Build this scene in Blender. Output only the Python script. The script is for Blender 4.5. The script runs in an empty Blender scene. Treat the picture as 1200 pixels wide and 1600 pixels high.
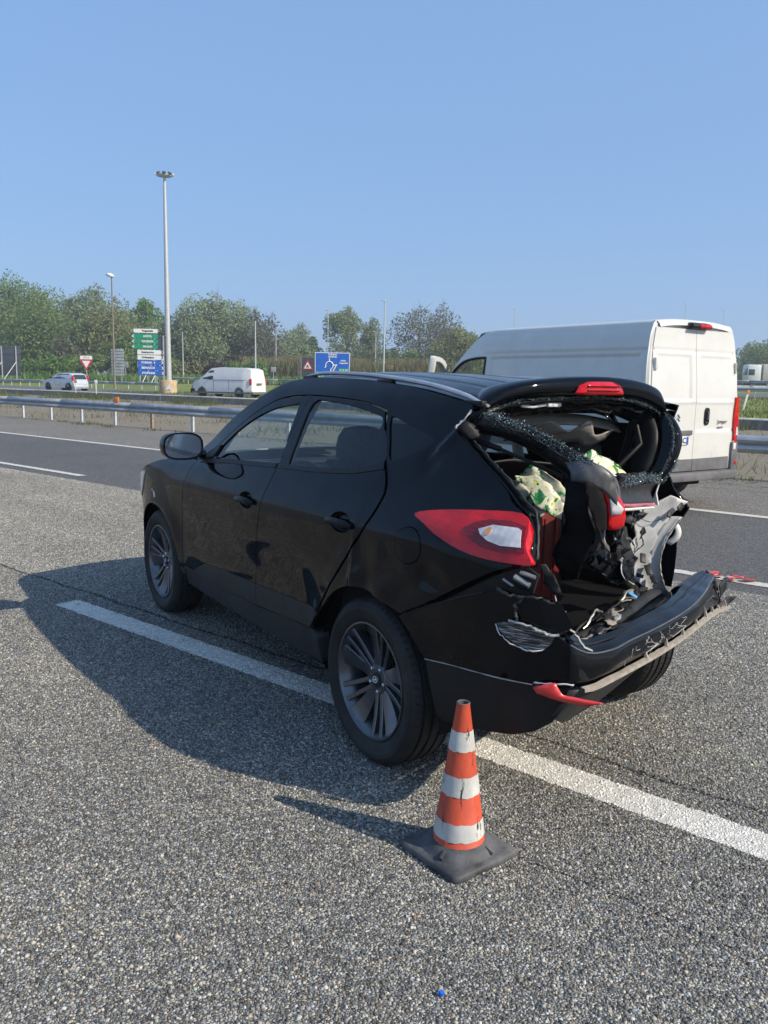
import bpy, bmesh, math, random
import numpy as np
from mathutils import Vector, Matrix, noise as mnoise
from mathutils.geometry import delaunay_2d_cdt
rad = math.radians
SC = bpy.context.scene
COL = SC.collection
random.seed(7); RNG = np.random.default_rng(11)

# ------------------------------------------------------------------ camera, sky, sun, exposure
H_EYE = 1.5716
pitch, roll = rad(8.85), rad(1.118)
fwd = Vector((0, math.cos(pitch), -math.sin(pitch)))
u0 = Vector((0, math.sin(pitch), math.cos(pitch))); r0 = Vector((1, 0, 0))
rt = r0*math.cos(roll) + u0*math.sin(roll); up = u0*math.cos(roll) - r0*math.sin(roll)
cd = bpy.data.cameras.new('camera'); cam = bpy.data.objects.new('camera', cd); COL.objects.link(cam)
cam.matrix_world = Matrix(((rt.x, up.x, -fwd.x, 0), (rt.y, up.y, -fwd.y, 0), (rt.z, up.z, -fwd.z, H_EYE), (0, 0, 0, 1)))
cd.sensor_fit = 'VERTICAL'; cd.sensor_height = 36; cd.sensor_width = 27; cd.lens = 36*1294/1600
cd.clip_start = 0.05; cd.clip_end = 8000
SC.camera = cam

SUN_EL = rad(36.0)
SUN_H = Vector((0.889, -0.457, 0)).normalized()          # horizontal direction towards the sun
wd = bpy.data.worlds.new('World'); SC.world = wd; wd.use_nodes = True
wn = wd.node_tree.nodes; wl = wd.node_tree.links; wn.clear()
sky = wn.new('ShaderNodeTexSky'); sky.sky_type = 'NISHITA'; sky.sun_disc = False
sky.sun_elevation = SUN_EL; sky.sun_rotation = math.atan2(SUN_H.x, SUN_H.y)
sky.altitude = 0; sky.air_density = 1.0; sky.dust_density = 1.5; sky.ozone_density = 4.0
bg = wn.new('ShaderNodeBackground'); bg.inputs[1].default_value = 0.12
hz = wn.new('ShaderNodeMix'); hz.data_type = 'RGBA'; hz.inputs[0].default_value = .62; hz.inputs[7].default_value = (2.12, 3.8, 6.75, 1)   # even blue haze over the whole sky
wl.new(sky.outputs[0], hz.inputs[6])
wo = wn.new('ShaderNodeOutputWorld'); wl.new(hz.outputs[2], bg.inputs[0]); wl.new(bg.outputs[0], wo.inputs[0])
sd = bpy.data.lights.new('sun', 'SUN'); sun = bpy.data.objects.new('sun', sd); COL.objects.link(sun)
sd.energy = 4.7; sd.angle = rad(0.53); sd.color = (1.0, 0.89, 0.72)
sdir = Vector((SUN_H.x*math.cos(SUN_EL), SUN_H.y*math.cos(SUN_EL), math.sin(SUN_EL)))
sun.rotation_euler = sdir.to_track_quat('Z', 'Y').to_euler(); sun.location = sdir*60
SC.view_settings.view_transform = 'Standard'; SC.view_settings.look = 'None'
SC.view_settings.exposure = 0.2; SC.view_settings.gamma = 1.0; SC.view_settings.use_curve_mapping = False
SC.cycles.use_denoising = True
SC.cycles.max_bounces = 10; SC.cycles.transparent_max_bounces = 16; SC.cycles.volume_bounces = 0
SC.cycles.sample_clamp_indirect = 6.0; SC.cycles.caustics_reflective = False; SC.cycles.caustics_refractive = False

# ------------------------------------------------------------------ material helpers
def mat(name, col=(.5,.5,.5), rough=.5, metal=0., coat=0., spec=.5, trans=0., emit=None, alpha=1.):
    m = bpy.data.materials.new(name); m.use_nodes = True
    b = m.node_tree.nodes['Principled BSDF']
    b.inputs['Base Color'].default_value = (*col, 1); b.inputs['Roughness'].default_value = rough
    b.inputs['Metallic'].default_value = metal; b.inputs['Coat Weight'].default_value = coat
    b.inputs['Coat Roughness'].default_value = .03
    b.inputs['Specular IOR Level'].default_value = spec; b.inputs['Transmission Weight'].default_value = trans
    if emit: b.inputs['Emission Color'].default_value = (*emit, 1); b.inputs['Emission Strength'].default_value = 1
    return m
class NT:
    def __init__(s, m): s.m = m; s.t = m.node_tree; s.b = s.t.nodes.get('Principled BSDF')
    def n(s, typ, **kw):
        x = s.t.nodes.new('ShaderNode'+typ)
        for k, v in kw.items():
            if k.startswith('i_'):
                key = k[2:].replace('_', ' ')
                x.inputs[int(key) if key.isdigit() else key].default_value = v
            else: setattr(x, k, v)
        return x
    def l(s, a, b): s.t.links.new(a, b)
    def math(s, op, a, b=None, clamp=False):
        x = s.n('Math', operation=op, use_clamp=clamp)
        for i, q in enumerate((a, b)):
            if q is None: continue
            if isinstance(q, (int, float)): x.inputs[i].default_value = q
            else: s.l(q, x.inputs[i])
        return x.outputs[0]
    def ramp(s, fac, stops, interp='LINEAR'):
        x = s.n('ValToRGB'); x.color_ramp.interpolation = interp; e = x.color_ramp.elements
        while len(e) < len(stops): e.new(0.5)
        for q, (p, c) in zip(e, stops): q.position = p; q.color = (*c, 1) if len(c) == 3 else c
        s.l(fac, x.inputs[0]); return x.outputs[0]
    def mix(s, fac, a, b, typ='MIX'):
        x = s.n('Mix', data_type='RGBA', blend_type=typ)
        for i, q in ((0, fac), (6, a), (7, b)):
            if isinstance(q, (int, float)): x.inputs[i].default_value = q
            elif isinstance(q, tuple): x.inputs[i].default_value = (*q, 1)
            else: s.l(q, x.inputs[i])
        return x.outputs[2]
    def coord(s, kind='Object', scale=None, rot=None):
        c = s.n('TexCoord'); o = c.outputs[kind]
        if scale or rot:
            mp = s.n('Mapping')
            if scale: mp.inputs['Scale'].default_value = scale
            if rot: mp.inputs['Rotation'].default_value = rot
            s.l(o, mp.inputs[0]); o = mp.outputs[0]
        return o
    def noise(s, scale, detail=4, rough=.55, vec=None, dist=0.):
        x = s.n('TexNoise'); x.inputs['Scale'].default_value = scale; x.inputs['Detail'].default_value = detail
        x.inputs['Roughness'].default_value = rough; x.inputs['Distortion'].default_value = dist
        if vec is not None: s.l(vec, x.inputs['Vector'])
        return x.outputs[0]
    def bump(s, h, strength=.3, dist=.01):
        x = s.n('Bump'); x.inputs['Strength'].default_value = strength; x.inputs['Distance'].default_value = dist
        s.l(h, x.inputs['Height']); s.l(x.outputs[0], s.b.inputs['Normal'])
def nmat(name, c1, c2, scale=6, rough=(.5,.6), metal=0., coat=0., bump=0., bscale=40, lo=.35, hi=.65, spec=.5, kind='Object', detail=5):
    """principled with colour variation from c1 to c2, roughness variation and fine relief"""
    m = mat(name, c1, rough[0], metal, coat, spec); t = NT(m); v = t.coord(kind)
    nz = t.noise(scale, detail, .6, v)
    t.l(t.ramp(nz, [(lo, c1), (hi, c2)]), t.b.inputs['Base Color'])
    t.l(t.ramp(nz, [(lo, (rough[0],)*3), (hi, (rough[1],)*3)]), t.b.inputs['Roughness'])
    if bump: t.bump(t.noise(bscale, 3, .6, v), bump, .005)
    return m

# ------------------------------------------------------------------ mesh helpers
class MB:
    """collects faces into one mesh"""
    def __init__(s): s.v = []; s.f = []; s.mi = []; s.cur = 0
    def add(s, vs, fs):
        o = len(s.v); s.v += [tuple(map(float, p)) for p in vs]
        for f in fs: s.f.append([i+o for i in f]); s.mi.append(s.cur)
        return s
    def box(s, lo, hi, bev=0., M=None):
        bm = bmesh.new(); bmesh.ops.create_cube(bm, size=1)
        c = [(a+b)/2 for a, b in zip(lo, hi)]; d = [max(abs(b-a), 1e-5) for a, b in zip(lo, hi)]
        for v in bm.verts: v.co = Vector((c[0]+v.co.x*d[0], c[1]+v.co.y*d[1], c[2]+v.co.z*d[2]))
        if bev > 0: bmesh.ops.bevel(bm, geom=bm.edges[:], offset=min(bev, min(d)*.45), segments=2, profile=.5, affect='EDGES')
        return s.frombm(bm, M)
    def frombm(s, bm, M=None):
        bm.verts.index_update()
        vs = [(M @ v.co if M else v.co.copy()) for v in bm.verts]; fs = [[v.index for v in f.verts] for f in bm.faces]
        bm.free(); return s.add(vs, fs)
    def grid(s, P, close_u=False, close_v=False, flip=False):
        P = np.asarray(P, float); n, m = P.shape[:2]; o = len(s.v)
        s.v += [tuple(p) for p in P.reshape(-1, 3)]
        for i in range(n if close_u else n-1):
            for j in range(m if close_v else m-1):
                a, b, c, d = i*m+j, ((i+1) % n)*m+j, ((i+1) % n)*m+(j+1) % m, i*m+(j+1) % m
                s.f.append([o+q for q in ((a, d, c, b) if flip else (a, b, c, d))]); s.mi.append(s.cur)
        return s
    def tube(s, pts, r, n=8, caps=True, flat=None):
        pts = [Vector(p) for p in pts]; k = len(pts)
        rs = r if hasattr(r, '__len__') else [r]*k
        rings = []; ref = None
        for i, p in enumerate(pts):
            t = (pts[min(i+1, k-1)]-pts[max(i-1, 0)]).normalized()
            if ref is None: ref = Vector((0, 0, 1)) if abs(t.z) < .9 else Vector((1, 0, 0))
            a = t.cross(ref); a = a.normalized() if a.length > 1e-6 else t.orthogonal().normalized(); b = a.cross(t).normalized(); ref = b
            fl = flat or (1, 1)
            rings.append([p + a*(math.cos(2*math.pi*j/n)*rs[i]*fl[0]) + b*(math.sin(2*math.pi*j/n)*rs[i]*fl[1]) for j in range(n)])
        o = len(s.v); s.grid([[tuple(q) for q in rg] for rg in rings], close_v=True)
        if caps:
            s.f.append([o+j for j in range(n)]); s.mi.append(s.cur)
            s.f.append([o+(k-1)*n+j for j in range(n-1, -1, -1)]); s.mi.append(s.cur)
        return s
    def lathe(s, prof, n=32, axis='z', M=None, closed=False):
        """prof: list of (r, h)"""
        P = []
        for i in range(n):
            a = 2*math.pi*i/n; row = []
            for r, h in prof:
                q = (r*math.cos(a), r*math.sin(a), h)
                if axis == 'y': q = (q[0], h, q[1])
                if axis == 'x': q = (h, q[0], q[1])
                row.append(tuple(M @ Vector(q)) if M else q)
            P.append(row)
        return s.grid(P, close_u=True, close_v=closed, flip=(axis == 'y'))
    def prism(s, poly, z0, z1, M=None, plane='xy'):
        """extruded polygon"""
        n = len(poly)
        def q(a, b, h):
            p = {'xy': (a, b, h), 'xz': (a, h, b), 'yz': (h, a, b)}[plane]
            return tuple(M @ Vector(p)) if M else p
        vs = [q(a, b, z0) for a, b in poly] + [q(a, b, z1) for a, b in poly]
        fs = [list(range(n-1, -1, -1)), list(range(n, 2*n))] + [[i, (i+1) % n, n+(i+1) % n, n+i] for i in range(n)]
        return s.add(vs, fs)
    def build(s, name, m=None, parent=None, smooth=40, normals=None, loc=None, mats=None, recalc=True):
        me = bpy.data.meshes.new(name); me.from_pydata(s.v, [], s.f); me.update()
        if recalc and normals is None:
            bm = bmesh.new(); bm.from_mesh(me); bmesh.ops.recalc_face_normals(bm, faces=bm.faces[:]); bm.to_mesh(me); bm.free()
        for q in (mats or [m]):
            if q: me.materials.append(q)
        if mats: me.polygons.foreach_set('material_index', s.mi)
        if smooth:
            me.shade_smooth(); 
            if normals is None: me.set_sharp_from_angle(angle=rad(smooth))
        if normals is not None: me.normals_split_custom_set_from_vertices(normals)
        o = bpy.data.objects.new(name, me); COL.objects.link(o)
        if parent: o.parent = parent
        if loc is not None: o.location = loc
        return o
def thing(name, label, cat, loc=(0, 0, 0), rz=0., group=None, scale=None):
    o = bpy.data.objects.new(name, None); COL.objects.link(o); o.empty_display_size = .2
    o.location = loc; o.rotation_euler = (0, 0, rz); o['label'] = label; o['category'] = cat
    if group: o['group'] = group
    if scale: o.scale = (scale,)*3
    return o
def tag(o, label, cat, group=None):
    o['label'] = label; o['category'] = cat
    if group: o['group'] = group
    return o
def struct(o): o['kind'] = 'structure'; return o
def stuff(o): o['kind'] = 'stuff'; return o
def copy_tree(o, parent=None):
    c = o.copy(); COL.objects.link(c); c.parent = parent
    for ch in list(o.children): copy_tree(ch, c)
    return c
def text_mesh(txt, size, M, name, m, parent, depth=.0015, align='CENTER', bold=0.):
    cu = bpy.data.curves.new('lettering', 'FONT'); cu.body = txt; cu.size = size; cu.align_x = align; cu.align_y = 'CENTER'
    cu.extrude = depth; cu.resolution_u = 2; cu.offset = bold
    ob = bpy.data.objects.new('lettering', cu); COL.objects.link(ob)
    dg = bpy.context.evaluated_depsgraph_get(); me = bpy.data.meshes.new_from_object(ob.evaluated_get(dg))
    COL.objects.unlink(ob); bpy.data.objects.remove(ob); bpy.data.curves.remove(cu)
    me.transform(M); me.materials.clear(); me.materials.append(m); me.name = name
    o = bpy.data.objects.new(name, me); COL.objects.link(o); o.parent = parent
    return o
def spl(xs, ys):
    xs = np.array(xs, float); ys = np.array(ys, float); n = len(xs); h = np.diff(xs)
    A = np.eye(n); b = np.zeros(n)
    for i in range(1, n-1):
        A[i, i-1] = h[i-1]; A[i, i] = 2*(h[i-1]+h[i]); A[i, i+1] = h[i]
        b[i] = 6*((ys[i+1]-ys[i])/h[i]-(ys[i]-ys[i-1])/h[i-1])
    m = np.linalg.solve(A, b)
    def f(x):
        x = np.clip(np.asarray(x, float), xs[0], xs[-1]); i = np.clip(np.searchsorted(xs, x)-1, 0, n-2)
        t0 = x-xs[i]; t1 = xs[i+1]-x; hh = h[i]
        return m[i]*t1**3/(6*hh)+m[i+1]*t0**3/(6*hh)+(ys[i]/hh-m[i]*hh/6)*t1+(ys[i+1]/hh-m[i+1]*hh/6)*t0
    return f
def sm(a, b, x):
    t = np.clip((np.asarray(x, float)-a)/(b-a), 0, 1); return t*t*t*(t*(6*t-15)+10)
def crv(pts, n=8, closed=False):
    """Catmull-Rom through 2D/3D points"""
    P = np.array(pts, float); k = len(P); out = []
    rng = range(k if closed else k-1)
    for i in rng:
        if closed: p0, p1, p2, p3 = P[(i-1) % k], P[i], P[(i+1) % k], P[(i+2) % k]
        else: p0, p1, p2, p3 = P[max(i-1, 0)], P[i], P[i+1], P[min(i+2, k-1)]
        for j in range(n):
            t = j/n
            out.append(.5*((2*p1)+(-p0+p2)*t+(2*p0-5*p1+4*p2-p3)*t*t+(-p0+3*p1-3*p2+p3)*t**3))
    if not closed: out.append(P[-1])
    return np.array(out)
def inpoly(px, py, poly):
    poly = np.asarray(poly); x, y = poly[:, 0], poly[:, 1]; x2, y2 = np.roll(x, -1), np.roll(y, -1)
    px = np.asarray(px)[:, None]; py = np.asarray(py)[:, None]
    c = ((y > py) != (y2 > py)) & (px < (x2-x)*(py-y)/(y2-y+1e-12)+x)
    return c.sum(1) % 2 == 1
def resample(poly, d):
    poly = np.asarray(poly, float); out = []
    for a, b in zip(poly, np.roll(poly, -1, 0)):
        n = max(1, int(np.hypot(*(b-a))/d+.5))
        for j in range(n): out.append(a+(b-a)*j/n)
    return np.array(out)
def panel(name, m, parent, S, outer, holes=(), step=.03, lip=.012, off=0., side=1, xf=None):
    """sheet cut from the curved surface y=S(x,z) along an outline in the side view; rim folded inward by lip.
    normals follow the surface exactly, so the paint reflects cleanly"""
    loops = [resample(outer, step)] + [resample(h, step) for h in holes]
    vs = []; ed = []
    for L in loops:
        o = len(vs); vs += [Vector(p) for p in L]; ed += [(o+i, o+(i+1) % len(L)) for i in range(len(L))]
    nb = len(vs); A = loops[0]; lo, hi = A.min(0), A.max(0)
    gx, gz = np.meshgrid(np.arange(lo[0]+step*.5, hi[0], step), np.arange(lo[1]+step*.5, hi[1], step*.8))
    g = np.stack([gx.ravel(), gz.ravel()], 1)
    if len(g):
        k = inpoly(g[:, 0], g[:, 1], A)
        for h in loops[1:]: k &= ~inpoly(g[:, 0], g[:, 1], h)
        bp = np.concatenate(loops)
        k &= np.array([((bp-q)**2).sum(1).min() > (step*.45)**2 for q in g])
        vs += [Vector(p) for p in g[k]]
    r = delaunay_2d_cdt(vs, ed, [], 0, 1e-6)
    V = np.array([tuple(p) for p in r[0]]); F = np.array([list(f) for f in r[2] if len(f) == 3])
    c = V[F].mean(1); k = inpoly(c[:, 0], c[:, 1], A)
    for h in loops[1:]: k &= ~inpoly(c[:, 0], c[:, 1], h)
    F = F[k]; n = len(V); e = 1e-3
    y = S(V[:, 0], V[:, 1])
    gx = (S(V[:, 0]+e, V[:, 1])-S(V[:, 0]-e, V[:, 1]))/(2*e); gz = (S(V[:, 0], V[:, 1]+e)-S(V[:, 0], V[:, 1]-e))/(2*e)
    N = np.stack([-gx, np.ones(n), -gz], 1); N /= np.linalg.norm(N, axis=1)[:, None]
    P = np.stack([V[:, 0], y, V[:, 1]], 1)+N*off
    mb = MB(); P2 = P.copy(); N2 = N.copy()
    cnt = {}
    for f in F:
        for i in range(3):
            a, b = f[i], f[(i+1) % 3]; cnt[(a, b)] = cnt.get((a, b), 0)+1
    be = [(a, b) for (a, b) in cnt if (b, a) not in cnt]
    bv = sorted({i for q in be for i in q}); ix = {v: n+i for i, v in enumerate(bv)}
    ext = {v: np.zeros(3) for v in bv}
    for a, b in be:
        d = P[b]-P[a]; q = np.cross(d, N[a]); q /= (np.linalg.norm(q)+1e-9); ext[a] += q; ext[b] += q
    lipN = np.array([ext[v]/(np.linalg.norm(ext[v])+1e-9) for v in bv])
    sgn = 1.0
    # orientation test: edge normal should point away from the face
    a, b = be[0]; f0 = next(f for f in F if a in f and b in f); oth = P[[i for i in f0 if i not in (a, b)][0]]
    if np.dot(ext[a], oth-P[a]) > 0: sgn = -1.
    lipN *= sgn
    PL0 = P[bv]; PL1 = P[bv]-N[bv]*lip
    nl = len(bv)
    allP = np.concatenate([P, PL0, PL1]); allN = np.concatenate([N, (lipN+.4*N[bv]), lipN])
    faces = [list(map(int, f)) for f in F]
    # make front faces point to +y
    f = F[0]; fn = np.cross(P[f[1]]-P[f[0]], P[f[2]]-P[f[0]])
    if fn[1] < 0: faces = [q[::-1] for q in faces]
    for a, b in be:
        i, j = bv.index(a) if False else ix[a]-n, ix[b]-n
        q = [n+i, n+j, n+nl+j, n+nl+i]
        fn = np.cross(allP[q[1]]-allP[q[0]], allP[q[2]]-allP[q[0]])
        if np.dot(fn, lipN[i]) < 0: q = q[::-1]
        faces.append(q)
    allN /= np.linalg.norm(allN, axis=1)[:, None]
    if side < 0:
        allP[:, 1] *= -1; allN[:, 1] *= -1; faces = [q[::-1] for q in faces]
    if xf is not None:
        R3 = np.array(xf.to_3x3()); allP = allP@R3.T+np.array(xf.translation); allN = allN@R3.T
    mb.v = [tuple(p) for p in allP]; mb.f = faces; mb.mi = [0]*len(faces)
    return mb.build(name, m, parent, smooth=True, normals=[tuple(q) for q in allN])
# ------------------------------------------------------------------ road frame: a = metres along the road (towards the far left), q = metres across it, away from the camera
RY = rad(140.14); RC, RS = math.cos(RY), math.sin(RY)
def road(a, q, z=0.): return (a*RC + q*RS, a*RS - q*RC, z)
def asphalt(name, cell, dark, light, frac, tint, bump=1., gap=.02, stain=.35):
    m = mat(name, (.1,.1,.1), .8, spec=.35); t = NT(m); v = t.coord('Object')
    wv = t.n('TexVoronoi', feature='F1', i_Scale=1/cell, i_Randomness=.95); t.l(v, wv.inputs['Vector'])
    we = t.n('TexVoronoi', feature='DISTANCE_TO_EDGE', i_Scale=1/cell, i_Randomness=.95); t.l(v, we.inputs['Vector'])
    sep = t.n('SeparateColor'); t.l(wv.outputs['Color'], sep.inputs[0])
    base = t.ramp(sep.outputs[0], [(0, tuple(c*.45 for c in dark)), (.35, dark), (frac, tuple(c*1.7 for c in dark)), (min(.97, frac+.12), light), (1, tuple(min(.6, c*1.5) for c in light))])
    hue = t.ramp(sep.outputs[1], [(0, (.92, .97, 1.06)), (.55, (1, 1, 1)), (.8, tint), (.93, (1.1, .98, .8)), (1, (.86, 1.02, .92))])
    c = t.mix(1., base, hue, 'MULTIPLY')
    fine = t.noise(900, 3, .7, v); c = t.mix(.55, c, t.ramp(fine, [(.3, (.55,.55,.55)), (.7, (1.4,1.4,1.4))]), 'MULTIPLY')
    edge = t.ramp(we.outputs['Distance'], [(0, (gap,)*3), (.16, (1,1,1))]); c = t.mix(.85, c, edge, 'MULTIPLY')
    big = t.noise(.55, 6, .62, v); c = t.mix(stain, c, t.ramp(big, [(.3, (.62,.62,.64)), (.52, (1,1,1)), (.72, (1.25,1.22,1.16))]), 'MULTIPLY')
    mid = t.noise(14, 3, .6, v); c = t.mix(.5, c, t.ramp(mid, [(.3, (.75,.75,.76)), (.7, (1.22,1.21,1.18))]), 'MULTIPLY')
    t.l(c, t.b.inputs['Base Color'])
    h = t.math('MULTIPLY', t.math('MINIMUM', we.outputs['Distance'], .32), 3.)
    hh = t.math('ADD', t.math('MULTIPLY', h, t.math('ADD', t.math('MULTIPLY', sep.outputs[2], .7), .5)), t.math('MULTIPLY', fine, .25))
    t.bump(hh, bump, cell*.55)
    t.l(t.ramp(sep.outputs[2], [(0, (.5,)*3), (1, (.9,)*3)]), t.b.inputs['Roughness'])
    return m
M_ASPH = asphalt('coarse_asphalt', .0105, (.25,.247,.235), (.56,.535,.47), .70, (1.12,1.06,.92))
M_ASPH2 = asphalt('dark_lane_asphalt', .009, (.12,.118,.115), (.27,.26,.25), .80, (1.06,1.02,.95), bump=.7)
M_ASPH3 = asphalt('shoulder_asphalt', .010, (.20,.185,.165), (.42,.385,.33), .74, (1.12,1.04,.9), bump=.7)
M_ASPH4 = asphalt('far_road_asphalt', .012, (.15,.148,.145), (.26,.255,.245), .78, (1.05,1.02,.95), bump=.4)

def strip(name, m, a0, a1, q0, q1, z, n=1):
    mb = MB(); mb.grid([[road(a0+(a1-a0)*i/n, q0, z), road(a0+(a1-a0)*i/n, q1, z)] for i in range(n+1)])
    return struct(mb.build(name, m, smooth=0))
strip('road', M_ASPH, -60, 260, -16, 6.70, 0, 4)
strip('road_lane', M_ASPH2, -60, 260, 6.70, 11.06, 0, 4)
strip('road_shoulder', M_ASPH3, -60, 260, 11.06, 15.25, 0, 4)

# road paint: worn white over the stones
def paint(name, wear, cell=.0105):
    m = mat(name, (.74,.73,.69), .75, spec=.3); t = NT(m); v = t.coord('Object')
    we = t.n('TexVoronoi', feature='DISTANCE_TO_EDGE', i_Scale=1/cell, i_Randomness=.95); t.l(v, we.inputs['Vector'])
    wv = t.n('TexVoronoi', feature='F1', i_Scale=1/cell, i_Randomness=.95); t.l(v, wv.inputs['Vector'])
    sep = t.n('SeparateColor'); t.l(wv.outputs['Color'], sep.inputs[0])
    nz = t.noise(9, 8, .72, v); blot = t.noise(1.7, 5, .6, v)
    k = t.math('ADD', t.math('ADD', t.math('MULTIPLY', nz, .8), t.math('MULTIPLY', blot, .45)), t.math('MULTIPLY', sep.outputs[0], .28))
    k = t.math('ADD', k, t.math('MULTIPLY', t.math('MINIMUM', we.outputs['Distance'], .25), .9))
    mask = t.ramp(k, [(wear, (0,0,0)), (wear+.05, (1,1,1))])
    tone = t.ramp(t.noise(30, 5, .7, v), [(.3, (.50,.48,.43)), (.65, (.74,.72,.66))])
    c = t.mix(mask, (.075,.074,.072), tone); t.l(c, t.b.inputs['Base Color'])
    h = t.math('ADD', t.math('MULTIPLY', t.math('MINIMUM', we.outputs['Distance'], .3), 2.4), t.math('MULTIPLY', t.noise(220, 3, .7, v), .6))
    t.bump(h, .8, .005); return m
M_PAINT = paint('worn_road_paint', .60); M_PAINT2 = paint('road_paint', .50)
def ragged(name, m, a0, a1, q, w, z=.004, amp=.006, seed=1):
    rr = np.random.default_rng(seed); n = max(8, int((a1-a0)/.03)); n = min(n, 700)
    P = []
    e = rr.normal(0, amp, (n+1, 2)); 
    for i in range(n+1):
        a = a0+(a1-a0)*i/n; P.append([road(a, q-w/2+e[i,0], z), road(a, q, z), road(a, q+w/2+e[i,1], z)])
    mb = MB(); mb.grid(P); return struct(mb.build(name, m, smooth=0))
ragged('lane_marking', M_PAINT, -14, 5.35, 2.925, .178, .0016, seed=3)
ragged('lane_marking', M_PAINT2, 12.24, 16.9, 7.06, .14, seed=4)
ragged('lane_marking', M_PAINT2, -1.8, 3.0, 7.06, .14, seed=5)
for k in range(1, 6): ragged('lane_marking', M_PAINT2, 12.24+k*12, 16.9+k*12, 7.06, .14, seed=6+k)
ragged('edge_line', M_PAINT2, -30, 150, 10.93, .17, amp=.004, seed=14)
# construction joint in the asphalt: a dark ragged open crack
M_CRACK = mat('crack_shadow', (.012,.012,.012), .95)
def crack(a0, a1, q, w, seed, wob=.02):
    rr = np.random.default_rng(seed); n = int((a1-a0)/.02); P = []; d = 0
    for i in range(n+1):
        a = a0+(a1-a0)*i/n; d = d*.9+rr.normal(0, .006); ww = max(0, w*(.5+.9*mnoise.noise(Vector((a*3, seed, 0))))+rr.normal(0, w*.25))
        P.append([road(a, q+d*wob/.02-ww/2, .0035), road(a, q+d*wob/.02+ww/2, .0035)])
    mb = MB(); mb.grid(P); return struct(mb.build('asphalt_crack', M_CRACK, smooth=0))
crack(-9, -4, 3.165, .016, 21); crack(1.0, 5.2, 13.6, .03, 23, .05); crack(-2, 9, 14.3, .05, 24, .1)

# ------------------------------------------------------------------ verge, kerb wall, terrain behind
def earth(name, c1, c2, c3, sc=3., bump=.8):
    m = mat(name, c1, .95, spec=.1); t = NT(m); v = t.coord('Object')
    n1 = t.noise(sc, 8, .68, v); n2 = t.noise(sc*9, 5, .7, v)
    c = t.ramp(n1, [(.30, c1), (.5, c2), (.68, c3)]); c = t.mix(.7, c, t.ramp(n2, [(.3, (.6,.6,.6)), (.7, (1.35,1.33,1.28))]), 'MULTIPLY')
    t.l(c, t.b.inputs['Base Color']); t.bump(t.math('ADD', n2, t.math('MULTIPLY', n1, .6)), bump, .05); return m
M_DIRT = earth('dry_verge_earth', (.17,.148,.12), (.25,.222,.182), (.20,.195,.125), 1.6)
M_GRASSG = earth('mown_grass_ground', (.12,.165,.04), (.18,.225,.065), (.25,.25,.11), .7)
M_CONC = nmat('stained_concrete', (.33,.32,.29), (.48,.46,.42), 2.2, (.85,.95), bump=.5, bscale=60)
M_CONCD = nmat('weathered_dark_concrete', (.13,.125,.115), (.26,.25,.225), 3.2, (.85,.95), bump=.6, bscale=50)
strip('verge', M_DIRT, -60, 260, 15.25, 35.0, -.002, 2)
kw = thing('kerb_wall', 'low weathered concrete kerb wall with pale top running behind the weedy strip', 'wall')
KA = [-40+i*6 for i in range(34)]
for i in range(len(KA)-1):
    mb = MB(); a0, a1 = KA[i]+.012, KA[i+1]-.012; bz = .43+.006*((i*7) % 5-2)
    P = [[road(a, 35.0, -.05), road(a, 35.05, bz-.03), road(a, 35.09, bz), road(a, 35.9, bz+.02)] for a in (a0, a1)]
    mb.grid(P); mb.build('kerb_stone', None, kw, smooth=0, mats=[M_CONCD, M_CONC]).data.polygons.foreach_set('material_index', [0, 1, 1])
def terr(q):
    return .42 + .5*float(sm(46, 75, q)) + .35*float(sm(75, 115, q))
TQ = [35.9, 40, 46, 52, 58, 64, 70, 78, 88, 100, 115, 140, 200, 300, 520]
mb = MB(); TA = list(np.linspace(-450, 750, 40)); mb.grid([[road(a, q, terr(q)) for q in TQ] for a in TA]); struct(mb.build('ground', M_GRASSG))
mb = MB(); mb.grid([[road(a, q, -.03) for q in (-16, 35.5)] for a in (260, 750)]); struct(mb.build('ground', M_GRASSG, smooth=0))
mb = MB(); mb.grid([[road(a, q, -.03) for q in (-16, 35.5)] for a in (-450, -60)]); struct(mb.build('ground', M_GRASSG, smooth=0))
mb = MB(); mb.grid([[road(a, q, -.03) for q in (-300, -16)] for a in (-450, 750)]); struct(mb.build('ground', M_GRASSG, smooth=0))
# slip road curving away behind the kerb
CL = crv([(200, 41), (140, 41), (90, 41), (60, 41.5), (46, 45), (37, 54), (31, 68), (26, 90), (21, 120)], 10)
mb = MB(); P = []
for i in range(len(CL)):
    d = CL[min(i+1, len(CL)-1)]-CL[max(i-1, 0)]; d /= np.hypot(*d); nn = np.array([-d[1], d[0]])
    row = []
    for s in (-5, -2, 0, 2, 5):
        p = CL[i]+nn*s; row.append(road(p[0], p[1], terr(p[1])+.02))
    P.append(row)
mb.grid(P); struct(mb.build('slip_road', M_ASPH4))
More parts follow.
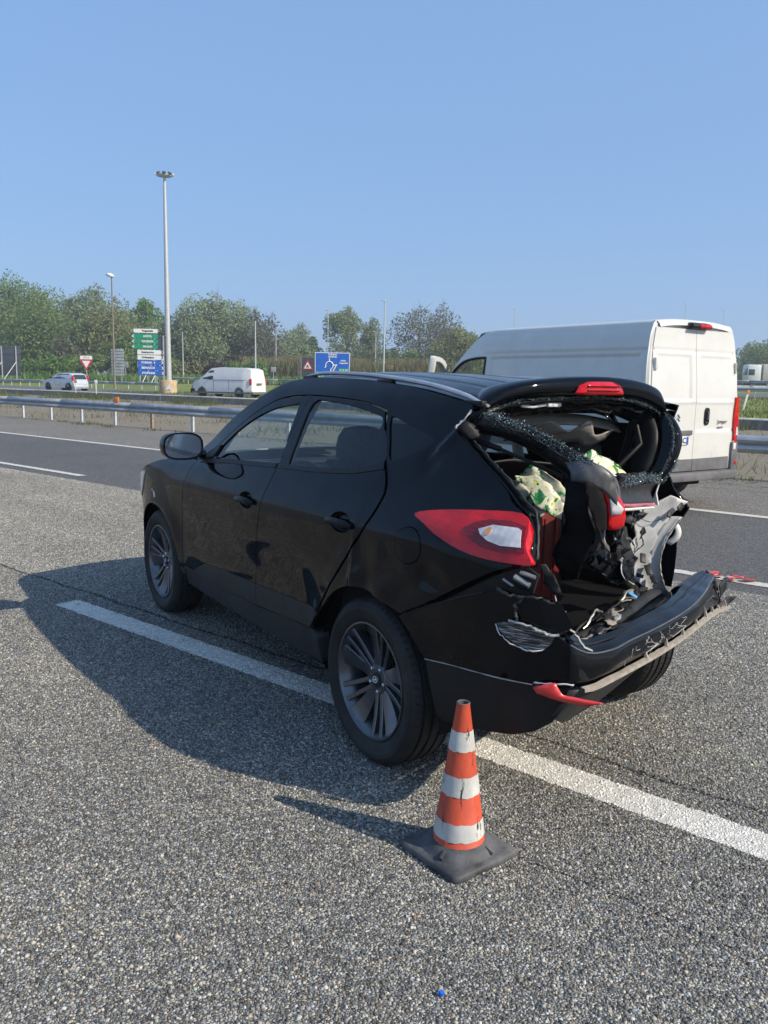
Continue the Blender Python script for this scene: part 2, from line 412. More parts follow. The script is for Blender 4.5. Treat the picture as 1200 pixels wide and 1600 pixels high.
# ------------------------------------------------------------------ the crashed SUV (local frame: x forward from the rear axle, y to its left, z up)
CAR = thing('crashed_suv', 'black five-door SUV with its rear end smashed in, standing across the lane marking', 'car', (.6855, 3.7642, 0), rad(123.43))
def paintmat(name, col, rough=.07, dust=.15, coat=1.):
    m = mat(name, col, rough, 0, coat, .0); t = NT(m); v = t.coord('Object')
    n = t.noise(7, 6, .65, v); n2 = t.noise(120, 3, .7, v)
    d = t.math('MULTIPLY', t.math('ADD', t.math('MULTIPLY', n, .6), t.math('MULTIPLY', n2, .4)), 1.)
    t.l(t.mix(t.ramp(d, [(.45, (0,0,0)), (.75, (dust,)*3)]), col, (.16,.15,.13)), t.b.inputs['Base Color'])
    t.l(t.ramp(d, [(.35, (rough,)*3), (.7, (rough+.05,)*3)]), t.b.inputs['Roughness'])
    t.l(t.ramp(d, [(.4, (coat,)*3), (.75, (coat*.6,)*3)]), t.b.inputs['Coat Weight']); t.b.inputs['Coat IOR'].default_value = 1.42
    return m
M_BLK = paintmat('black_car_paint', (.0010,.0020,.0042), .015, .015, .75)
M_BLKD = paintmat('dusty_black_paint', (.010,.011,.013), .12, .30, .6)
M_TRIM = nmat('black_plastic_trim', (.009,.009,.010), (.016,.016,.017), 9, (.40,.52), bump=.15, bscale=400, spec=.25)
M_PLAST = nmat('scuffed_grey_black_plastic', (.014,.015,.016), (.035,.036,.037), 5, (.4,.6), bump=.2, bscale=300, spec=.3)
M_DUSTY = nmat('dust_covered_panel', (.055,.055,.057), (.11,.11,.11), 9, (.4,.6), coat=.2)
M_GUM = nmat('rubber_seal', (.008,.008,.008), (.014,.014,.014), 20, (.6,.7))
M_VOID = mat('dark_interior_plastic', (.006,.006,.007), .75, spec=.15)
M_INT = nmat('charcoal_trim', (.02,.02,.022), (.035,.035,.037), 12, (.65,.8), bump=.2, bscale=250)
M_SEAT = nmat('grey_seat_cloth', (.055,.058,.062), (.09,.094,.10), 30, (.9,.95), bump=.3, bscale=600)
M_LINER = nmat('pale_headliner', (.42,.40,.36), (.50,.48,.44), 14, (.9,.95), bump=.2, bscale=500)
M_ALU = nmat('gunmetal_alloy', (.12,.127,.14), (.17,.178,.195), 8, (.26,.34), metal=.8)
M_CHROME = mat('mirror_chrome', (.75,.76,.78), .06, 1.)
M_STEEL = nmat('raw_steel', (.30,.29,.27), (.48,.46,.42), 18, (.35,.55), metal=.7)
M_PRIMER = nmat('pale_grey_inner_skin', (.36,.36,.36), (.52,.52,.51), 6, (.45,.6), bump=.2, bscale=60)
M_RAILS = nmat('silver_roof_rail', (.42,.43,.46), (.52,.53,.56), 10, (.3,.4), metal=.6)
M_WHITEP = nmat('white_plastic', (.62,.62,.60), (.74,.74,.72), 8, (.4,.5))
def glassmat(name, tint, fres=1.45, rough=0.):
    m = bpy.data.materials.new(name); m.use_nodes = True; t = m.node_tree; n = t.nodes; n.clear()
    o = n.new('ShaderNodeOutputMaterial'); mx = n.new('ShaderNodeMixShader'); tr = n.new('ShaderNodeBsdfTransparent'); gl = n.new('ShaderNodeBsdfGlossy'); f = n.new('ShaderNodeFresnel')
    tr.inputs[0].default_value = (*tint, 1); gl.inputs['Roughness'].default_value = rough; gm = n.new('ShaderNodeNewGeometry'); mi = n.new('ShaderNodeMix'); mi.inputs[2].default_value = fres; mi.inputs[3].default_value = 1/fres; t.links.new(gm.outputs['Backfacing'], mi.inputs[0]); t.links.new(mi.outputs[0], f.inputs[0])
    t.links.new(f.outputs[0], mx.inputs[0]); t.links.new(tr.outputs[0], mx.inputs[1]); t.links.new(gl.outputs[0], mx.inputs[2]); t.links.new(mx.outputs[0], o.inputs[0])
    return m
M_GLASS = glassmat('car_window_glass', (.84,.91,.89)); M_TINT = glassmat('tinted_window_glass', (.64,.71,.71)); M_DTINT = glassmat('dark_tinted_glass', (.22,.26,.27))
def lampmat(name, col, lo, sc=160):
    m = mat(name, col, .10, coat=.35, spec=.4); t = NT(m); v = t.coord('Object')
    w = t.n('TexVoronoi', feature='F1', i_Scale=sc, i_Randomness=.15); t.l(v, w.inputs['Vector'])
    c = t.ramp(w.outputs['Distance'], [(.0, col), (.7, lo)]); n = t.noise(14, 3, .5, v)
    c = t.mix(.5, c, t.ramp(n, [(.35, (.6,.6,.6)), (.65, (1.3,1.3,1.3))]), 'MULTIPLY'); t.l(c, t.b.inputs['Base Color']); return m
M_RED = lampmat('red_lamp_lens', (.66,.004,.007), (.52,.003,.005), 45); M_RED2 = lampmat('dark_red_led_field', (.34,.005,.010), (.12,.003,.005), 80)
M_CLEAR = lampmat('clear_lamp_lens', (.74,.72,.72), (.58,.55,.56), 38); M_REDR = nmat('red_reflector_shard', (.50,.02,.02), (.62,.04,.04), 12, (.25,.35), coat=.5)

Wz = spl([.15,.25,.35,.45,.60,.75,.88,.98,1.06,1.12,1.20,1.30,1.40,1.48,1.54,1.60], [.80,.845,.872,.886,.898,.906,.910,.904,.884,.858,.822,.777,.728,.684,.640,.575])
DL = spl([-1.0,-.92,-.8,-.65,-.45,-.2,.1,2.5,2.8,3.05,3.2,3.32,3.42,3.5], [.25,.17,.09,.045,.015,.002,0,0,.008,.04,.085,.16,.28,.45])
DH = spl([-.9,-.6,-.4,-.2,.1,.5,1.0,1.5,2.0,2.5], [.20,.12,.08,.05,.025,.008,0,.01,.06,.16])
def Y0(x, z):
    x = np.asarray(x, float); z = np.asarray(z, float); b = sm(.98, 1.25, z)
    y = Wz(z)-DL(x)*(1-b)-DH(x)*b
    for xc in (0, 2.64):
        r = np.sqrt((x-xc)**2+(z-.352)**2); y = y+.016*np.exp(-((r-.40)/.09)**2)*sm(.2, .45, z)
    y = y-.012*np.exp(-((z-(.62+.03*x))/.13)**2)*sm(.35, .6, x)*sm(2.35, 2.1, x)
    y = y+.007*np.exp(-((z-(1.0-.03*x))/.05)**2)*sm(-.6, -.3, x)*sm(2.6, 2.2, x)
    return y
def Yd(x, z):
    """left side with the buckling of the quarter panel"""
    x = np.asarray(x, float); z = np.asarray(z, float); y = Y0(x, z)
    k = sm(.45, .05, x)
    y = y + k*.0026*np.sin(x*31+z*17+1.2*np.sin(z*23))*np.exp(-((z-.80)/.16)**2)
    y = y - k*.009*np.exp(-((x+.02)/.05)**2-((z-.80)/.09)**2) + k*.010*np.exp(-((x-.085)/.022)**2-((z-.83)/.13)**2)
    y = y - .012*np.exp(-(((x+.43)/.075)**2+((z-.875)/.05)**2)**2)
    y = y + .013*np.exp(-(((x+.25)*.80+(z-1.36)*.60)/.016)**2)*np.exp(-(((x+.25)*.6-(z-1.36)*.8)/.10)**2)   # crease running down the D pillar
    y = y - .010*np.exp(-((x+.19)/.05)**2-((z-1.27)/.05)**2)
    y = y - .006*np.exp(-((x+.50)/.04)**2-((z-1.17)/.05)**2)
    return y
Fc = crv([(2.0,1.093),(2.045,1.0),(2.10,.88),(2.16,.715),(2.168,.56),(2.155,.40)], 4)
Sp = crv([(.905,1.505),(.922,1.38),(.935,1.26),(.932,1.15),(.952,1.05),(.985,.95),(1.035,.82),(1.078,.68),(1.09,.54),(1.08,.412)], 4)
Rc = crv([(.207,1.458),(.125,1.345),(.05,1.238),(-.008,1.165),(-.028,1.11),(-.01,1.02),(.11,.875),(.25,.72),(.385,.555)], 4)
WT = crv([(.207,1.458),(.36,1.485),(.551,1.499),(.905,1.508),(1.2,1.487),(1.42,1.413),(1.611,1.318),(1.80,1.21),(2.0,1.095)], 4)
CANT = crv([(2.13,1.125),(1.99,1.215),(1.757,1.355),(1.536,1.462),(1.38,1.528),(1.25,1.570),(1.037,1.592),(.75,1.592),(.465,1.581),(.059,1.549),(-.288,1.497)], 4)
def arch(cx, a0, a1, n=16, rx=.425, rz=.398): return [(cx+rx*math.cos(rad(a0+(a1-a0)*i/n)), .352+rz*math.sin(rad(a0+(a1-a0)*i/n))) for i in range(n+1)]
LIGHT_T = [(-.268,1.089),(-.379,1.116),(-.57,1.137),(-.70,1.143),(-.745,1.14)]
LIGHT_B = [(-.774,1.0),(-.773,.990),(-.622,.992),(-.464,1.022),(-.35,1.058)]
QEDGE = crv([(-.288,1.497),(-.278,1.45),(-.262,1.409),(-.321,1.364),(-.389,1.327),(-.465,1.284),(-.53,1.249),(-.60,1.205),(-.643,1.173),(-.70,1.150)], 3)
LOWQ = [(-.774,.984),(-.708,.956),(-.633,.914),(-.518,.848),(-.384,.773),(-.263,.712)]
def off(P, dx): return [(p[0]+dx, p[1]) for p in P]
FG = crv([(1.80,1.150),(1.611,1.28),(1.419,1.371),(1.228,1.43),(1.02,1.457),(.975,1.452),(.948,1.30),(.93,1.172),(1.3,1.152),(1.7,1.135)], 3, closed=True)
RG = crv([(.848,1.470),(.70,1.482),(.533,1.473),(.262,1.437),(.19,1.40),(.08,1.250),(.3,1.195),(.55,1.178),(.80,1.168),(.835,1.18),(.845,1.30)], 3, closed=True)
QG = crv([(.16,1.432),(.06,1.415),(-.06,1.390),(-.15,1.365),(-.172,1.347),(-.13,1.318),(-.05,1.285),(.045,1.262),(.10,1.335)], 3, closed=True)
def oval(cx, cz, rx, rz, n=20, rot=0.): return [(cx+rx*math.cos(t)*math.cos(rot)-rz*math.sin(t)*math.sin(rot), cz+rx*math.cos(t)*math.sin(rot)+rz*math.sin(t)*math.cos(rot)) for t in [2*math.pi*i/n for i in range(n)]]
HND = [(1.160,.962), (.205,.990)]
for side in (1, -1):
    S = Yd if side > 0 else Y0
    # front wing
    P = off(Fc[::-1], .003)+[(2.3,1.085),(2.6,1.045),(2.9,.975),(3.12,.90),(3.2,.80),(3.1,.70),(3.02,.62)]+arch(2.64, 28, 180)+[(2.215,.30),(2.162,.30)]
    panel('front_wing', M_BLK, CAR, Y0, P, side=side)
    # doors
    P = [tuple(p) for p in off(Fc, -.003)]+[(1.63,.405)]+[tuple(p) for p in off(Sp[::-1], .003)]+[tuple(p) for p in (WT[16:-1]-np.array([0,.006]))]
    P[-1] = (1.985, 1.098)
    fd = panel('front_door', M_BLK, CAR, Y0, P, [FG, oval(HND[0][0], HND[0][1], .085, .044)], side=side)
    P = [tuple(p) for p in off(Sp, -.003)]+[(.80,.432),(.47,.452)]+[tuple(p) for p in off(Rc[::-1][:-1], .018)]+[(.215,1.452)]+[tuple(p) for p in (WT[1:13]-np.array([0,.006]))]
    rd = panel('rear_door', M_BLK, CAR, S, P, [RG, oval(HND[1][0], HND[1][1], .085, .044)], side=side)
    for d, (hx, hz) in ((fd, HND[0]), (rd, HND[1])):
        mb = MB(); rows = []
        for f, dep in ((1, .0), (.97, .012), (.85, .022), (.55, .027), (.1, .028)):
            rows.append([(x, side*(float(Y0(x, z))-dep), z) for x, z in oval(hx, hz, .086*f, .045*f, 24)])
        mb.grid(rows, close_v=True); mb.build('handle_cup', M_BLK, d, 60)
        mb = MB(); pts = []
        for u in np.linspace(0, 1, 11):
            x = hx+.105-.21*u; z = hz-.004+.010*math.sin(math.pi*u); pts.append((x, side*(float(Y0(x, hz))+.006+.020*math.sin(math.pi*min(1, max(0, u*1.0)))**.5), z))
        mb.tube(pts, [.011,.014,.016,.016,.016,.016,.016,.017,.018,.016,.010], 12, flat=(.75, 1.0)); mb.build('handle', M_BLK, d, 60)
    panel('window_glass', M_GLASS, fd, Y0, crv(FG*1.0, 1, True), off=-.007, lip=.003, side=side)
    panel('window_glass', M_TINT, rd, Y0, RG, off=-.007, lip=.003, side=side)
    # belt mouldings and lower cladding
    panel('belt_moulding', M_TRIM, fd, Y0, [(1.93,1.085),(1.5,1.118),(.945,1.146),(.945,1.168),(1.5,1.140),(1.93,1.105)], off=.004, lip=.006, side=side)
    panel('belt_moulding', M_TRIM, rd, Y0, [(.925,1.147),(.5,1.165),(.25,1.186),(.06,1.222),(.075,1.246),(.26,1.208),(.5,1.187),(.925,1.168)], off=.004, lip=.006, side=side)
    panel('lower_cladding', M_PLAST, fd, Y0, [(2.148,.405),(2.145,.418),(2.015,.413),(1.90,.462),(1.80,.498),(1.65,.510),(1.376,.522),(1.092,.532),(1.084,.418),(1.63,.408)], off=.005, lip=.01, side=side)
    panel('lower_cladding', M_PLAST, rd, Y0, [(1.082,.42),(1.086,.533),(.792,.545),(.43,.560),(.405,.545),(.49,.456),(.80,.436)], off=.005, lip=.01, side=side)
    panel('sill', M_PLAST, CAR, lambda x, z: Y0(x, z)-.004, [(2.23,.398),(1.63,.400),(1.08,.408),(.80,.428),(.47,.448),(.42,.44),(.42,.30),(.8,.285),(1.6,.285),(2.2,.30)], lip=.06, side=side)
    # body side: A pillar, roof side, quarter panel (the right quarter is torn away behind the wheel)
    if side > 0:
        P = [tuple(p) for p in CANT]+[tuple(p) for p in QEDGE[1:]]+LIGHT_T[::-1][1:]+LIGHT_B[::-1]+LOWQ+arch(0, 108, 38)+[tuple(p) for p in Rc[::-1]]+[tuple(p) for p in WT[1:]]
        qp = panel('quarter_panel', M_BLK, CAR, Yd, P, [QG, oval(-.285, .975, .083, .070)], step=.024)
        panel('fuel_flap', M_BLK, qp, Yd, oval(-.285, .975, .079, .066), off=.0015, lip=.01)
        panel('quarter_glass', M_DTINT, qp, Yd, QG, off=-.007, lip=.003)
    else:
        P = [tuple(p) for p in CANT]+[(-.20,1.40),(-.12,1.25),(-.10,1.08),(-.17,.98),(-.12,.90)]+arch(0, 103, 38)+[tuple(p) for p in Rc[::-1]]+[tuple(p) for p in WT[1:]]
        qp = panel('quarter_panel', M_BLK, CAR, Y0, P, [[p for p in QG if p[0] > -.1] if False else QG*np.array([.8,1])+np.array([.03,0])], side=-1)
        panel('quarter_glass', M_TINT, qp, Y0, QG*np.array([.8,1])+np.array([.03,0]), off=-.007, lip=.003, side=-1)
    # wheel-arch liners
    for cx in (0, 2.64):
        mb = MB(); rows = []
        for i in range(21):
            t = rad(-12+(204 if (side > 0 or cx > 1) else 100)*i/20); x = cx+.435*math.cos(t); z = .352+.41*math.sin(t); rows.append([(x, side*min(.86, float(Y0(x, max(z, .3)))-.02), z), (x, side*.50, z)])
        mb.grid(rows); mb.build('wheel_arch_liner', M_VOID, CAR, 60)
    # A-pillar seal line and door shut darkness
    mb = MB(); mb.box((-.06, side*.80-.002, .42), (2.1, side*.80+.002, 1.10)); mb.build('door_inner', M_VOID, CAR, 0)

# roof, ribs, rails
ZC = spl(*zip(*sorted({(round(float(p[0]), 3), round(float(p[1]), 4)) for p in CANT if p[0] < 1.34}, key=lambda q: q[0])))
def zroof(x, y):
    zc = ZC(x); ye = Y0(x, zc); t = np.clip(np.abs(y)/ye, 0, 1)
    z = zc+(.040)*(1-t**2.2)
    for g in (.17, .36):
        z = z-.006*np.exp(-((np.abs(y)-g)/.012)**2)*sm(-.25, -.12, x)*sm(1.22, 1.1, x)
    z = z-.009*np.exp(-((np.abs(y)-.53)/.014)**2)
    return z
xs = np.linspace(1.335, -.285, 56); P = []
ts = np.linspace(-1, 1, 81)
for x in xs:
    ye = float(Y0(x, float(ZC(x)))); P.append([(x, ye*t, float(zroof(x, ye*t))) for t in ts])
MB().grid(P).build('roof', M_BLK, CAR, 60)
MB().grid([[(x, y*.985, z-.03) for x, y, z in r] for r in P]).build('headliner', M_LINER, CAR, 60)
for s in (1, -1):
    rp = []
    for u in np.linspace(0, 1, 26):
        x = 1.16-(1.50 if s > 0 else 1.22)*u; zc = float(ZC(max(x, -.285))); ye = float(Y0(max(x, -.285), zc)); e = min(1, min(u, 1-u)*7)**.6
        rp.append((x, s*(ye-.030), zc+.012+.010*e-(.016*max(0, (u-.93)/.07))))
    mb = MB(); mb.tube(rp, [.006+.006*min(1, min(u, 1-u)*10) for u in np.linspace(0, 1, 26)], 10, flat=(1.35, .85)); r = mb.build('roof_rail', M_RAILS, CAR, 60)
    for x in (1.10, .38, -.27 if s > 0 else -.02):
        zc = float(ZC(x)); ye = float(Y0(x, zc)); MB().box((x-.06, s*(ye-.02)-.013, zc-.01), (x+.06, s*(ye-.02)+.013, zc+.012), .004).build('rail_foot', M_TRIM, r)
# windscreen and bonnet and nose
P = []
for u in np.linspace(0, 1, 15):
    x = 2.06-.735*u; z = 1.105+(1.585-1.105)*u+.02*math.sin(math.pi*u); ye = float(Y0(x, np.interp(x, CANT[::-1, 0], CANT[::-1, 1])))-.02
    P.append([(x+.16*(1-t*t)*(1-.65*u), ye*t, z+.028*(1-t*t)*u) for t in np.linspace(-1, 1, 17)])
MB().grid(P).build('windscreen', M_GLASS, CAR, 60)
fe = [(2.0,1.10),(2.3,1.085),(2.6,1.045),(2.9,.975),(3.12,.90),(3.26,.82)]
P = []
for x in np.linspace(2.08, 3.40, 24):
    z = float(np.interp(x, [q[0] for q in fe]+[3.40], [q[1] for q in fe]+[.74])); ye = min(float(Y0(min(x, 3.26), z))-.004, .86-.9*max(0, x-3.2))
    P.append([(x+.10*(1-t*t)*sm(2.9, 3.4, x), ye*t, z+.045*(1-abs(t)**2.5)-.02*(1-abs(abs(t)-.55)/.45)*0) for t in np.linspace(-1, 1, 25)])
MB().grid(P).build('bonnet', M_BLK, CAR, 60)
plan = [(x, float(Y0(x, .62))) for x in (2.98,3.05,3.12,3.2,3.26,3.32,3.38,3.43,3.47,3.5)]+[(3.525,.25),(3.535,.0)]
plan = plan+[(x, -y) for x, y in plan[-2::-1]]
P = []
for z, k, dx in ((.20,.93,-.10),(.26,.985,-.03),(.36,1,0),(.5,1,.0),(.62,1,-.0),(.70,.995,-.02),(.78,.98,-.07),(.83,.96,-.12)): P.append([(max(2.98, x+dx*sm(3.0, 3.4, x)), y*k, z) for x, y in plan])
fb = MB().grid(P).build('front_bumper', M_BLK, CAR, 50)
for s in (1, -1): panel('headlight', M_CLEAR, CAR, Y0, [(2.88,.945),(3.0,.93),(3.14,.875),(3.24,.79),(3.2,.73),(3.1,.745),(2.98,.82)], off=.006, lip=.03, side=s)
# door mirrors
for s in (1, -1):
    mr = None; mb = MB(); rows = []
    C = Vector((1.925, s*.985, 1.188))
    for u, k in ((-.055,.90),(-.062,1.0),(-.03,1.02),(.02,.96),(.06,.80),(.085,.55),(.095,.15)):
        ring = []
        for i in range(20):
            t = 2*math.pi*i/20; cy = math.copysign(abs(math.cos(t))**.7, math.cos(t)); sz = math.copysign(abs(math.sin(t))**.75, math.sin(t))
            ring.append((C.x+u+.03*cy*s*0, C.y+s*.120*k*cy-s*.0, C.z+.080*k*sz+.012*cy*s*0))
        rows.append(ring)
    mb.grid(rows, close_v=True); mr = mb.build('door_mirror', M_BLK, CAR, 60)
    mb = MB(); g = [(C.x-.058+.012*(1 if s > 0 else 1)*math.cos(2*math.pi*i/24)*0, C.y+s*.108*math.copysign(abs(math.cos(2*math.pi*i/24))**.7, math.cos(2*math.pi*i/24)), C.z+.070*math.copysign(abs(math.sin(2*math.pi*i/24))**.75, math.sin(2*math.pi*i/24))) for i in range(24)]
    rot = Matrix.Rotation(s*rad(-2), 4, 'Z') @ Matrix.Rotation(rad(1.5), 4, 'Y')
    g = [tuple(C+rot @ (Vector(p)-C)) for p in g]; mb.add(g, [list(range(24))]); mb.build('mirror_glass', M_CHROME, mr, 0)
    mb = MB(); mb.tube([(1.93, s*.84, 1.135), (1.93, s*.89, 1.142), (1.93, s*.94, 1.155)], [.042,.034,.03], 12, flat=(1.1,.7)); mb.build('mirror_arm', M_BLK, mr, 60)
    panel('mirror_sail', M_TRIM, CAR, Y0, [(1.98,1.10),(1.83,1.18),(1.76,1.20),(1.78,1.13)], off=.006, lip=.01, side=s)
# lamps on the left rear corner
lt = panel('tail_light', M_RED, CAR, Y0, crv([(-.268,1.086),(-.379,1.112),(-.57,1.133),(-.72,1.139),(-.775,1.10),(-.80,1.05),(-.835,1.0),(-.79,.993),(-.62,.996),(-.464,1.026),(-.35,1.060)], 3, True), off=.010, lip=.05)
panel('led_field', M_RED2, lt, Y0, [(-.535,1.070),(-.575,1.095),(-.62,1.108),(-.70,1.112),(-.765,1.104),(-.79,1.060),(-.805,1.028),(-.73,1.020),(-.65,1.026),(-.585,1.044)], off=.0125, lip=.002)
panel('clear_lens', M_CLEAR, lt, Y0, [(-.605,1.074),(-.650,1.092),(-.745,1.094),(-.762,1.088),(-.790,1.042),(-.72,1.038),(-.665,1.046),(-.625,1.060)], off=.016, lip=.004)
panel('bulb', lampmat('amber_bulb_cover', (.80,.40,.16), (.62,.30,.12), 60), lt, Y0, oval(-.648, 1.071, .012, .013), off=.0175, lip=.002, step=.008)
panel('torn_label', M_REDR, CAR, Y0, [(2.70,.845),(2.67,.85),(2.655,.83),(2.69,.825)], off=.003, lip=.002, step=.02)
panel('torn_label', M_WHITEP, CAR, Y0, [(2.66,.835),(2.63,.83),(2.60,.80),(2.625,.79)], off=.003, lip=.002, step=.02)
# ------------------------------------------------------------------ wheels
def tyremat():
    m = mat('tyre_rubber', (.018,.018,.019), .7, spec=.3); t = NT(m); c = t.coord('Object')
    sx = t.n('SeparateXYZ'); t.l(c, sx.inputs[0])
    ang = t.math('ARCTAN2', sx.outputs[2], sx.outputs[0]); r = t.math('SQRT', t.math('ADD', t.math('POWER', sx.outputs[0], 2.), t.math('POWER', sx.outputs[2], 2.)))
    skew = t.math('ADD', t.math('MULTIPLY', ang, 70/6.2832), t.math('MULTIPLY', t.math('ABSOLUTE', sx.outputs[1]), 9.))
    saw = t.math('PINGPONG', skew, .5); sip = t.ramp(saw, [(.0, (0,0,0)), (.10, (0,0,0)), (.16, (1,1,1))])
    tread = t.ramp(r, [(.335, (1,1,1)), (.342, (0,0,0))])
    h = t.math('MAXIMUM', sip, tread); n = t.noise(300, 3, .6, c)
    t.bump(t.math('ADD', h, t.math('MULTIPLY', n, .08)), 1., .006)
    d = t.noise(6, 5, .6, c); t.l(t.ramp(d, [(.35, (.015,.015,.016)), (.7, (.04,.039,.037))]), t.b.inputs['Base Color']); return m
M_TYRE = tyremat()
TYRE = [(.243,-.085),(.262,-.100),(.290,-.109),(.318,-.108),(.334,-.098),(.345,-.086),(.350,-.072),(.3405,-.070),(.3405,-.060),(.3515,-.058),(.3520,-.030),(.3430,-.028),(.3430,-.016),(.3522,-.014),(.3522,.014),(.3430,.016),(.3430,.028),(.3520,.030),(.3515,.058),(.3405,.060),(.3405,.070),(.350,.072),(.345,.086),(.334,.098),(.325,.1045),(.318,.108),(.3165,.1105),(.300,.1115),(.298,.110),(.275,.107),(.262,.100),(.248,.092),(.243,.085)]
def wheel(loc, s, parent, scale=1., detailed=True, rot=0.):
    w = bpy.data.objects.new('wheel', None); COL.objects.link(w); w.parent = parent; w.location = loc; w.empty_display_size = .1
    w.rotation_euler = (0, rot, 0 if s > 0 else math.pi); w.scale = (scale,)*3
    MB().lathe(TYRE, 96 if detailed else 40, 'y', closed=True).build('tyre', M_TYRE, w, 35)
    MB().lathe([(.243,.085),(.249,.094),(.247,.099),(.240,.099),(.236,.090),(.228,.080),(.212,.045),(.205,-.05),(.235,-.085),(.243,-.085)], 64, 'y').build('rim', M_ALU, w, 50)
    MB().lathe([(.0,-.01),(.165,-.01),(.165,-.022),(.0,-.022)], 40, 'y').build('brake_disc', M_STEEL, w, 40)
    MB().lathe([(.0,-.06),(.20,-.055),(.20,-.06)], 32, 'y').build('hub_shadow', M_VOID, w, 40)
    if not detailed: 
        for k in range(5):
            mb = MB(); a = k*2*math.pi/5; R = Matrix.Rotation(-a, 4, 'Y')
            P = [[tuple(R @ Vector((x*wd, .075-.04*(1-r/.24)-.0+e, r))) for x, e in ((-1,-.03),(-1,0),(1,0),(1,-.03))] for r, wd in ((.03,.03),(.12,.03),(.236,.05))]
            mb.grid(P).build('spoke', M_ALU, w, 30)
    else:
        for k in range(5):
            a = k*2*math.pi/5; R = Matrix.Rotation(-a, 4, 'Y')
            # broad blade whose far end fans and tips to one side
            mb = MB(); P = []
            for r, x0, x1, d0, d1 in ((.04,-.024,.024,.050,.050),(.07,-.028,.024,.052,.052),(.11,-.034,.024,.058,.050),(.15,-.042,.026,.066,.054),(.19,-.052,.030,.075,.062),(.222,-.060,.036,.084,.075),(.240,-.062,.042,.091,.086)):
                P.append([tuple(R @ Vector(q)) for q in ((x0, d0-.045, r), (x0, d0-.003, r), (x0+.004, d0, r), (x1-.004, d1, r), (x1, d1-.003, r), (x1, d1-.045, r))])
            mb.grid(P).build('spoke', M_ALU, w, 35)
            R2 = Matrix.Rotation(-a-rad(33), 4, 'Y')
            for q in (-1, 1):
                mb = MB(); P = []
                for r, c, hw, d in ((.045, q*.015, .012, .050), (.10, q*.019, .011, .058), (.16, q*.024, .0105, .068), (.21, q*.029, .011, .081), (.240, q*.034, .013, .091)):
                    P.append([tuple(R2 @ Vector(v)) for v in ((c-hw, d-.045, r), (c-hw, d-.003, r), (c-hw+.003, d, r), (c+hw-.003, d, r), (c+hw, d-.003, r), (c+hw, d-.045, r))])
                mb.grid(P).build('spoke', M_ALU, w, 35)
    MB().lathe([(0,.056),(.060,.055),(.066,.048),(.068,.0),(0,.0)], 36, 'y').build('hub', M_ALU, w, 40)
    cp = MB().lathe([(0,.063),(.027,.0625),(.031,.059),(.031,.05)], 32, 'y').build('centre_cap', M_GUM, w, 40)
    if detailed:
        for k in range(5):
            a = k*2*math.pi/5+rad(36); p = (math.sin(a)*.052, math.cos(a)*.052)
            MB().lathe([(0,.064),(.006,.064),(.0085,.061),(.0085,.045)], 10, 'y', Matrix.Translation((p[0], 0, p[1]))).build('wheel_bolt', M_CHROME, w, 30)
        # slanted-H emblem in an oval ring
        mb = MB(); ring = [(.020*math.cos(t), .0645, .013*math.sin(t)) for t in np.linspace(0, 2*math.pi, 25)]; mb.tube(ring, .0016, 6)
        mb.tube([(-.011,.0645,-.008), (-.005,.0645,.0085)], .0018, 6); mb.tube([(.005,.0645,-.0085), (.011,.0645,.008)], .0018, 6); mb.tube([(-.008,.0645,.001), (.008,.0645,-.001)], .0016, 6)
        mb.build('emblem', M_CHROME, cp, 50)
    return w
for x, y, s, r in ((0, .785, 1, .15), (2.64, .785, 1, .5), (.05, -.62, -1, .3), (2.64, -.785, -1, .9)):   # right rear wheel shoved inboard by the blow
    wheel((x, y, .352), s, CAR, rot=r)

# ------------------------------------------------------------------ floor, cabin
mb = MB(); mb.box((-.30,-.48,.26), (3.1,.48,.34), .02); mb.box((.45,-.80,.24), (2.18,.80,.34), .02); mb.build('floor_pan', M_VOID, CAR)
mb = MB(); mb.box((-.55,-.62,.56), (.36,.60,.60)); mb.build('boot_floor', M_VOID, CAR)
for s in (1, -1):
    P = []
    for x in np.linspace(-.68 if s > 0 else -.16, .30, 12):
        zt = np.interp(x, [-.73,-.578,-.465,-.321,-.262,.3], [1.13,1.20,1.27,1.35,1.40,1.40])
        P.append([(x, s*(float(Y0(x, z))-.075), z) for z in np.linspace(.58, zt, 10) if True])
    k = MB().grid(P).build('boot_side_trim', M_VOID, CAR, 60)
def seat(x, y, back=True, w=.25, h=.62):
    mb = MB(); mb.box((x-.24,y-w,.46), (x+.27,y+w,.62), .05); mb.build('seat_cushion', M_SEAT, CAR, 50)
    M = Matrix.Translation((x-.22, y, .56)) @ Matrix.Rotation(rad(-20), 4, 'Y')
    mb = MB(); rows = []
    for u in np.linspace(0, 1, 9):
        ww = w*(.92+.10*math.sin(math.pi*u*.8))-(.09*max(0, u-.75)/.25); rows.append([tuple(M @ Vector(q)) for q in ((-.07,-ww,u*h),(-.09,0,u*h),(-.07,ww,u*h),(.03,ww*1.02,u*h),(.075,ww*.75,u*h),(.05,0,u*h),(.075,-ww*.75,u*h),(.03,-ww*1.02,u*h))])
    mb.grid(rows, close_v=True); b = mb.build('seat_back', M_SEAT, CAR, 80)
    mb = MB(); rows = []
    for u, k in ((0,.55),(.1,.9),(.35,1),(.7,1),(.92,.85),(1,.4)):
        rows.append([tuple(M @ Vector((-.02+.058*k*math.cos(t), .135*k*math.copysign(abs(math.sin(t))**.7, math.sin(t)), h+.03+u*.19))) for t in np.linspace(0, 2*math.pi, 20, endpoint=False)])
    mb.grid(rows, close_v=True).build('headrest', M_SEAT, CAR, 80)
    mb = MB(); mb.tube([M @ Vector((-.02,-.05,h-.05)), M @ Vector((-.02,-.05,h+.08))], .006); mb.tube([M @ Vector((-.02,.05,h-.05)), M @ Vector((-.02,.05,h+.08))], .006); mb.build('headrest_post', M_CHROME, CAR)
